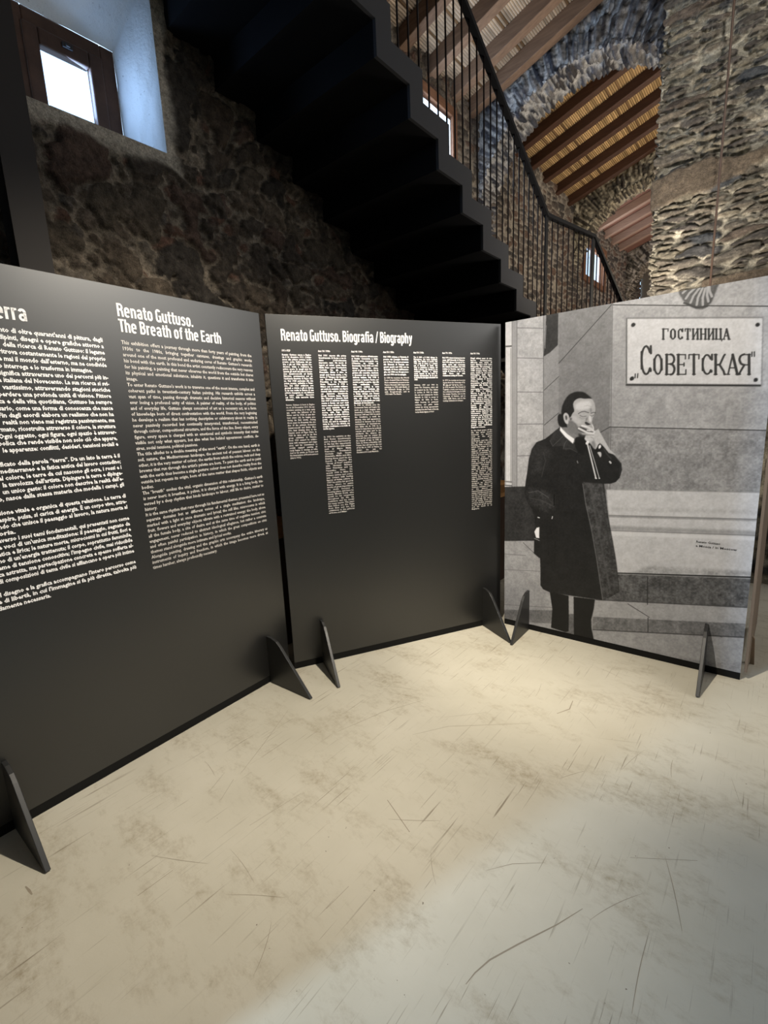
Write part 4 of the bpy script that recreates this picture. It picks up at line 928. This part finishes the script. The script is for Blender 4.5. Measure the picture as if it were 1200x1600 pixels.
 ([(1023,1752),(1024,1735)],50,-6.2,0,0,1.0),
 ([(1000,1694),(1035,1691)],50,-6.2,0,0,1.0),
 ([(1035,1691),(1034,1715)],50,-6.2,0,0,1.0),
 ([(1065,1790),(1072,1687)],50,-11.8,0,0,1.0),
 ([(1059,1790),(1071,1789)],50,-6.1,0,0,1.0),
 ([(1066,1688),(1078,1687)],50,-6.2,0,0,1.0),
 ([(1043,1792),(1088,1787)],50,-6.1,0,0,1.0),
 ([(1043,1792),(1044,1771)],50,-6.1,0,0,1.0),
 ([(1088,1787),(1089,1765)],50,-6.1,0,0,1.0),
 ([(1141,1759),(1136,1770),(1130,1778),(1124,1781),(1118,1780),(1113,1773),(1110,1763),(1108,1750),(1108,1734),(1110,1719),(1114,1705),(1119,1693),(1125,1686),(1131,1683),(1137,1685),(1142,1691),(1145,1702)],50,-8.9,0,0,1.0),
 ([(1106,1764),(1110,1704)],50,-9.4,0,0,1.0),
 ([(1145,1780),(1147,1754)],50,-9.3,0,0,1.0),
 ([(1149,1698),(1149,1692)],50,-9.3,0,0,1.0),
 ([(1161,1778),(1168,1678)],50,-11.6,0,0,1.0),
 ([(1155,1779),(1167,1777)],50,-6.0,0,0,1.0),
 ([(1162,1678),(1174,1677)],50,-6.0,0,0,1.0),
 ([(1165,1726),(1183,1726),(1196,1766),(1200,1773)],50,-9.2,0,0,1.0),
 ([(1181,1726),(1201,1691),(1206,1674),(1209,1674)],50,-9.2,0,0,1.0),
 ([(1221,1673),(1233,1769)],50,-7.1,0,0,1.0),
 ([(1233,1769),(1260,1669)],50,-11.4,0,0,1.0),
 ([(1215,1673),(1227,1672)],50,-6.0,0,0,1.0),
 ([(1254,1670),(1265,1669)],50,-5.9,0,0,1.0),
 ([(1226,1705),(1249,1702)],50,-5.9,0,0,1.0),
 ([(1300,1761),(1308,1664)],50,-11.2,0,0,1.0),
 ([(1295,1762),(1305,1761)],50,-5.8,0,0,1.0),
 ([(1302,1665),(1313,1664)],50,-5.8,0,0,1.0),
 ([(1300,1761),(1280,1764)],50,-5.8,0,0,1.0),
 ([(1304,1711),(1284,1713)],50,-5.8,0,0,1.0),
 ([(1280,1765),(1277,1764),(1273,1763),(1270,1761),(1267,1759),(1265,1755),(1264,1751),(1263,1746),(1263,1741),(1264,1736),(1266,1731),(1268,1726),(1270,1722),(1273,1719),(1277,1716),(1281,1714),(1284,1713)],50,-9.6,0,0,1.0),
 ([(1285,1713),(1271,1681),(1267,1668)],50,-9.1,0,0,1.0),
 ([(1262,1669),(1273,1668)],50,-5.9,0,0,1.0),
 ([(789,1717),(789,1695)],50,-6.0,0,0,1.0),
 ([(802,1717),(801,1695)],50,-6.0,0,0,1.0),
 ([(1311,1772),(1312,1751)],50,-5.2,0,0,1.0),
 ([(1320,1772),(1322,1750)],50,-5.2,0,0,1.0),
 ([(331,318),(458,311),(464,155),(465,59),(445,45),(346,55),(352,194)],27,0.5,3,0,1.0),
 ([(490,311),(624,320),(619,252),(606,176),(610,115),(628,38),(500,43)],27,0.5,3,0,1.0),
 ([(374,1431),(336,1402),(280,1358),(222,1336),(193,1295),(172,1225),(164,1153),(151,1068),(144,995),(161,935),(203,876),(221,804),(217,742),(216,667),(216,572),(260,544),(265,446),(266,350),(286,324),(331,311),(501,316),(670,324),(716,357),(763,399),(759,459),(738,594),(712,727),(681,870),(666,969),(648,1078),(685,1080),(714,1091),(735,1119),(745,1167),(740,1204),(703,1249),(662,1286),(626,1315),(585,1305),(543,1338),(511,1360),(459,1328)],36,0.6,6,0,1.0),
 ([(198,1319),(274,1341),(328,1249),(284,1156),(189,1106),(170,1153),(175,1236)],52,6,12,1,0.6),
 ([(153,1044),(298,1015),(358,948),(337,851),(217,890),(161,947)],58,5,18,1,0.6),
 ([(173,996),(239,1012),(311,969)],95,-4.8,0,0,0.6),
 ([(179,960),(264,948),(347,912)],80,-4.8,0,0,0.6),
 ([(270,1272),(283,1214),(261,1108)],70,-4.7,0,0,0.6),
 ([(345,994),(347,923)],16,-4.7,0,0,1.0),
 ([(520,1083),(544,938),(584,781),(622,600),(670,324),(763,399),(738,594),(704,760),(679,869),(664,968),(640,1077)],70,1.0,22,0,1.0),
 ([(523,1072),(547,938),(586,781),(625,588),(670,329)],120,-4.0,0,0,0.8),
 ([(568,1063),(613,841),(664,617),(715,380)],88,-11.4,0,0,0.5),
 ([(626,1055),(665,846),(722,568)],55,-9.0,0,0,0.6),
 ([(309,1346),(336,1402),(374,1431),(403,1395),(464,1328),(487,1274),(460,1289),(411,1283),(394,1311),(332,1308)],50,0.6,8,0,1.0),
 ([(329,1310),(358,1338),(392,1371)],85,-3.4,0,0,0.8),
 ([(309,1346),(330,1308)],85,-3.4,0,0,0.7),
 ([(397,1295),(405,1326),(417,1345)],95,-3.4,0,0,0.8),
 ([(397,1292),(438,1295),(484,1270)],78,-3.3,0,0,0.8),
 ([(217,727),(232,756),(251,763),(252,686),(230,686)],240,0.5,3,0,1.0),
 ([(218,680),(253,669)],170,-3.7,0,0,1.0),
 ([(240,830),(250,828)],215,-6.1,0,0,1.0),
 ([(335,829),(338,844)],215,-4.8,0,0,1.0),
 ([(485,1215),(489,1203)],125,-5.6,0,0,1.0),
 ([(371,1514),(380,1507),(377,1534),(384,1567),(401,1604),(423,1629),(453,1642),(487,1643),(513,1636),(531,1621),(547,1608),(561,1593),(540,1590),(514,1595),(493,1602),(469,1599),(451,1581),(449,1557),(461,1525),(448,1511),(437,1482),(427,1501),(427,1425),(407,1430),(380,1426),(361,1447),(355,1481),(359,1510)],33,1,6,1,1.0),
 ([(420,1425),(415,1452),(425,1487),(437,1487),(446,1513),(461,1525),(450,1557),(451,1581),(469,1599),(493,1603),(514,1596),(556,1597),(570,1579),(579,1549),(582,1524),(577,1507),(573,1490),(566,1473),(565,1447),(576,1425),(580,1403),(555,1381),(522,1367),(497,1356),(470,1373),(443,1392)],172,0.8,6,1,1.0),
 ([(415,1447),(428,1474),(454,1464),(479,1441),(486,1418),(513,1382),(501,1356),(470,1373),(439,1393),(418,1420)],105,2.2,6,1,0.85),
 ([(449,1504),(480,1485),(502,1466),(502,1444),(467,1454),(445,1478)],190,2.2,4,1,0.7),
 ([(464,1574),(515,1586),(553,1579),(558,1551),(542,1534),(500,1530),(461,1534)],212,2.5,4,1,0.8),
 ([(550,1538),(560,1538),(560,1512),(553,1512)],120,1.2,2,1,0.7),
 ([(516,1553),(537,1555),(558,1546)],150,-2.6,0,0,0.6),
 ([(390,1495),(395,1515),(409,1520),(423,1506),(428,1487),(422,1470),(425,1452),(415,1445),(400,1461)],188,0.8,4,1,1.0),
 ([(402,1502),(413,1502),(418,1479),(407,1468)],66,1,4,1,1.0),
 ([(429,1485),(443,1487),(445,1473),(434,1469)],60,1,4,1,0.8),
 ([(482,1509),(500,1519),(517,1521),(543,1512)],58,-4.8,0,0,0.75),
 ([(556,1508),(572,1513),(583,1509)],58,-4.3,0,0,0.75),
 ([(492,1498),(509,1489),(530,1492)],78,-3.9,0,0,0.7),
 ([(497,1503),(511,1505),(524,1501)],190,-3.5,0,0,0.3),
 ([(488,1489),(506,1476),(525,1480)],120,-2.6,0,0,0.5),
 ([(552,1495),(563,1490),(573,1496)],78,-3.5,0,0,0.7),
 ([(557,1500),(571,1501)],190,-2.6,0,0,0.3),
 ([(529,1483),(539,1487),(536,1465),(525,1457)],112,1.6,4,1,0.8),
 ([(544,1495),(556,1495),(563,1458),(547,1454)],218,1.2,4,1,0.9),
 ([(521,1455),(530,1459),(547,1447),(560,1442),(541,1435),(526,1443)],55,0.9,3,1,1.0),
 ([(479,1423),(494,1431),(511,1426),(537,1413),(555,1401),(521,1386),(486,1405)],62,1.2,5,1,0.9),
 ([(482,1392),(505,1378),(539,1377),(529,1342),(497,1351)],40,2,5,1,0.9),
 ([(463,1450),(473,1428),(482,1405)],105,-4.0,0,0,0.7),
 ([(374,1434),(388,1417),(421,1384),(463,1354),(456,1324),(408,1366),(372,1409)],240,0.5,3,0,1.0),
 ([(464,1356),(483,1369),(526,1364),(536,1333),(526,1244),(491,1266),(468,1307)],27,1.2,4,1,1.0),
 ([(586,1400),(602,1413),(615,1389),(672,1288),(708,1254),(667,1267),(628,1317),(611,1332),(601,1376)],190,0.8,8,0,1.0),
 ([(523,1369),(545,1384),(576,1396),(594,1409),(612,1376),(614,1332),(605,1295),(586,1286),(566,1317),(550,1335),(530,1341)],188,1,10,1,1.0),
 ([(561,1333),(582,1346),(594,1310),(586,1288)],120,2,6,1,0.8),
 ([(560,1364),(577,1355),(582,1337)],135,-3.5,0,0,0.7),
 ([(509,1434),(537,1426),(565,1410),(580,1394)],208,-13.2,0,0,1.0),
 ([(503,1436),(533,1428)],228,-5.3,0,0,1.0),
 ([(508,1412),(538,1402),(572,1395)],58,-4.4,0,0,1.0),
 ([(488,1419),(517,1403),(542,1390),(576,1383)],212,-11.9,0,0,1.0),
 ([(538,1406),(555,1403)],225,-7.0,0,0,1.0),
 ([(528,1377),(556,1377),(577,1376)],110,-3.5,0,0,0.8),
 ([(531,1355),(540,1346)],205,-13.3,0,0,0.9),
 ([(566,1438),(573,1425),(575,1411)],215,-5.2,0,0,1.0),
 ([(592,1286),(601,1305),(608,1324),(626,1318),(627,1288),(614,1270),(593,1274)],24,0.6,2,1,1.0),
 ([(609,1314),(620,1318),(624,1301),(612,1290),(607,1295)],232,0.6,2,1,1.0),
 ([(599,1271),(622,1275),(628,1253),(621,1236),(612,1253)],200,0.9,6,1,1.0),
 ([(543,1320),(570,1222),(600,1110)],215,-8.0,0,0,1.0),
 ([(556,1311),(587,1217),(620,1110)],195,-4.0,0,0,1.0),
 ([(540,1326),(544,1333)],232,-16.9,0,0,1.0),
 ([(597,1111),(603,1109)],225,-7.2,0,0,1.0),
 ([(618,1111),(622,1110)],225,-5.8,0,0,1.0),
 ([(675,1214),(681,1206)],205,-9.6,0,0,1.0),
 ([(638,1293),(655,1262),(681,1232)],70,-7.0,0,0,0.7),
 ([(708,1241),(740,1198),(733,1137)],70,-5.2,0,0,0.5),
]

def photo_print():
    cell = 2.5; w, h = 1400, 2082; z0 = 43; ss = 2; c = cell / ss
    nx, nz = int(w / c), int(h / c)
    X, Z = np.meshgrid((np.arange(nx) + 0.5) * c, z0 + (np.arange(nz) + 0.5) * c, indexing='ij')
    img = np.full((nx, nz), 150.0)
    N1 = fbm(X / 40, Z / 40, 700) - 0.5; N2 = fbm(X / 9, Z / 9, 710, 3) - 0.5; N3 = fbm(X / 7, Z / 120, 720, 3) - 0.5; N = N1 * 0.75 + N2 * 0.8 + N3 * 0.16
    def smooth(P, it):
        for _ in range(it):
            Q = []
            for i in range(len(P)):
                a, b = P[i], P[(i + 1) % len(P)]; Q += [(a[0] * .75 + b[0] * .25, a[1] * .75 + b[1] * .25), (a[0] * .25 + b[0] * .75, a[1] * .25 + b[1] * .75)]
            P = Q
        return P
    def blur(A, r):
        k = max(1, int(round(r)));
        for _ in range(2):
            for ax in (0, 1):
                P = np.pad(A, [(k, k) if a == ax else (0, 0) for a in (0, 1)], 'edge'); cs = np.cumsum(np.insert(P, 0, 0, axis=ax), axis=ax); n = 2 * k + 1
                A = (np.take(cs, np.arange(n, cs.shape[ax]), ax) - np.take(cs, np.arange(0, cs.shape[ax] - n), ax)) / n
        return A
    for P, g, bl, nz_, sm, op in PRINT:
        xs = [p[0] for p in P]; zs = [p[1] for p in P]; pad = 6 + (abs(bl) if bl < 0 else bl * 12)
        i0 = max(0, int((min(xs) - pad) / c)); i1 = min(nx, int((max(xs) + pad) / c) + 1); j0 = max(0, int((min(zs) - z0 - pad) / c)); j1 = min(nz, int((max(zs) - z0 + pad) / c) + 1)
        if i1 <= i0 or j1 <= j0: continue
        x = X[i0:i1, j0:j1]; z = Z[i0:i1, j0:j1]
        if bl < 0:
            d = np.full(x.shape, 1e9)
            for (ax, az), (bx, bz) in zip(P[:-1], P[1:]):
                vx, vz = bx - ax, bz - az; L = vx * vx + vz * vz + 1e-9; tt = np.clip(((x - ax) * vx + (z - az) * vz) / L, 0, 1); d = np.minimum(d, np.hypot(x - ax - tt * vx, z - az - tt * vz))
            a = np.clip(0.5 + (-bl / 2 - d) / 2.2, 0, 1) * op; val = g
        else:
            Q = smooth(P, 2) if sm else P; ins = np.zeros(x.shape, bool)
            for (ax, az), (bx, bz) in zip(Q, Q[1:] + Q[:1]):
                if az == bz: continue
                cr = ((az > z) != (bz > z)) & (x < (bx - ax) * (z - az) / (bz - az) + ax); ins ^= cr
            a = ins.astype(float)
            if bl > 0: a = blur(a, bl * 1.5)
            a = a * op; val = g + N[i0:i1, j0:j1] * nz_ * 3.0
        img[i0:i1, j0:j1] = img[i0:i1, j0:j1] * (1 - a) + val * a
    A = np.clip(img, 8, 250); A = A[:nx // 2 * 2, :nz // 2 * 2].reshape(nx // 2, 2, nz // 2, 2).mean((1, 3))
    T = (A / 255.0) ** 2.2 * 1.0
    gx, gz = A.shape; u = np.linspace(0, w / 1000, gx); z = np.linspace(ZB, ZT, gz); Ug, Zg = np.meshgrid(u, z, indexing='ij')
    m = mat('photo_paper', (0.5, 0.5, 0.5, 1), 0.5, spec=0.35); t = NT(m); t.col(t.n('ShaderNodeVertexColor', layer_name='tone').outputs[0])
    tint = np.array([0.95, 0.955, 1.02])
    o = npmesh('photograph', np.stack([Ug, np.full(Ug.shape, -0.0008), Zg], -1).reshape(-1, 3), grid_faces(gx, gz), m, BP, color=(T[..., None] * tint).reshape(-1, 3))
    tag(o, 'black and white print of a man in a dark overcoat, hand at his mouth, beside a hotel sign')
    cpn = TextMesh(); cpn.line('Renato Guttuso', 1.144, 0.7655, 0.0185, 0.018, 1, 1.256); cpn.line('a Mosca / in Moscow', 1.144, 0.7415, 0.0185, 0.018, 1, 1.330)
    for k in range(len(cpn.V)): cpn.V[k][:, 1] = -0.0016
    cpn.build('caption_text', M_INK, BP)
photo_print()

# ---------------------------------------------------------------- furniture glimpsed between the boards
M_OAK = wood_mat('oak_top', srgb(176, 132, 84), srgb(150, 108, 66), (12, 1.5, 12)); M_DK = wood_mat('dark_brown_cabinet', srgb(54, 40, 32), srgb(70, 52, 42), (8, 8, 1))
d1 = empty('side_table', (-2.70, 2.2, 0)); tag(d1, 'low dark cabinet with oak top behind the gap of the left boards', 'cabinet')
MB().box(-0.16, 0.16, -0.42, 0.42, 0.0, 0.78).build('cabinet_body', M_DK, d1); MB().box(-0.18, 0.20, -0.45, 0.45, 0.78, 0.87).build('top', M_OAK, d1, 0.003)
mo = empty('monitor', (-2.72, 2.16, 0.87)); tag(mo, 'black flat monitor standing on the oak topped cabinet', 'monitor')
MB().box(-0.012, 0.012, -0.27, 0.27, 0.07, 0.40).build('screen', M_BLACK, mo, 0.004); MB().box(-0.08, 0.08, -0.1, 0.1, 0, 0.012).box(-0.012, 0.002, -0.03, 0.03, 0.012, 0.09).build('stand', M_BLACK, mo)
d2 = empty('side_table', (-2.2, 4.3, 0)); tag(d2, 'dark table with thin oak top behind the gap beside the photograph', 'table')
MB().box(-0.3, 0.3, -0.45, 0.45, 0.80, 0.835).build('top', M_OAK, d2, 0.003)
MB().box(-0.28, 0.28, -0.43, 0.43, 0.0, 0.80).build('cabinet_body', M_DK, d2)
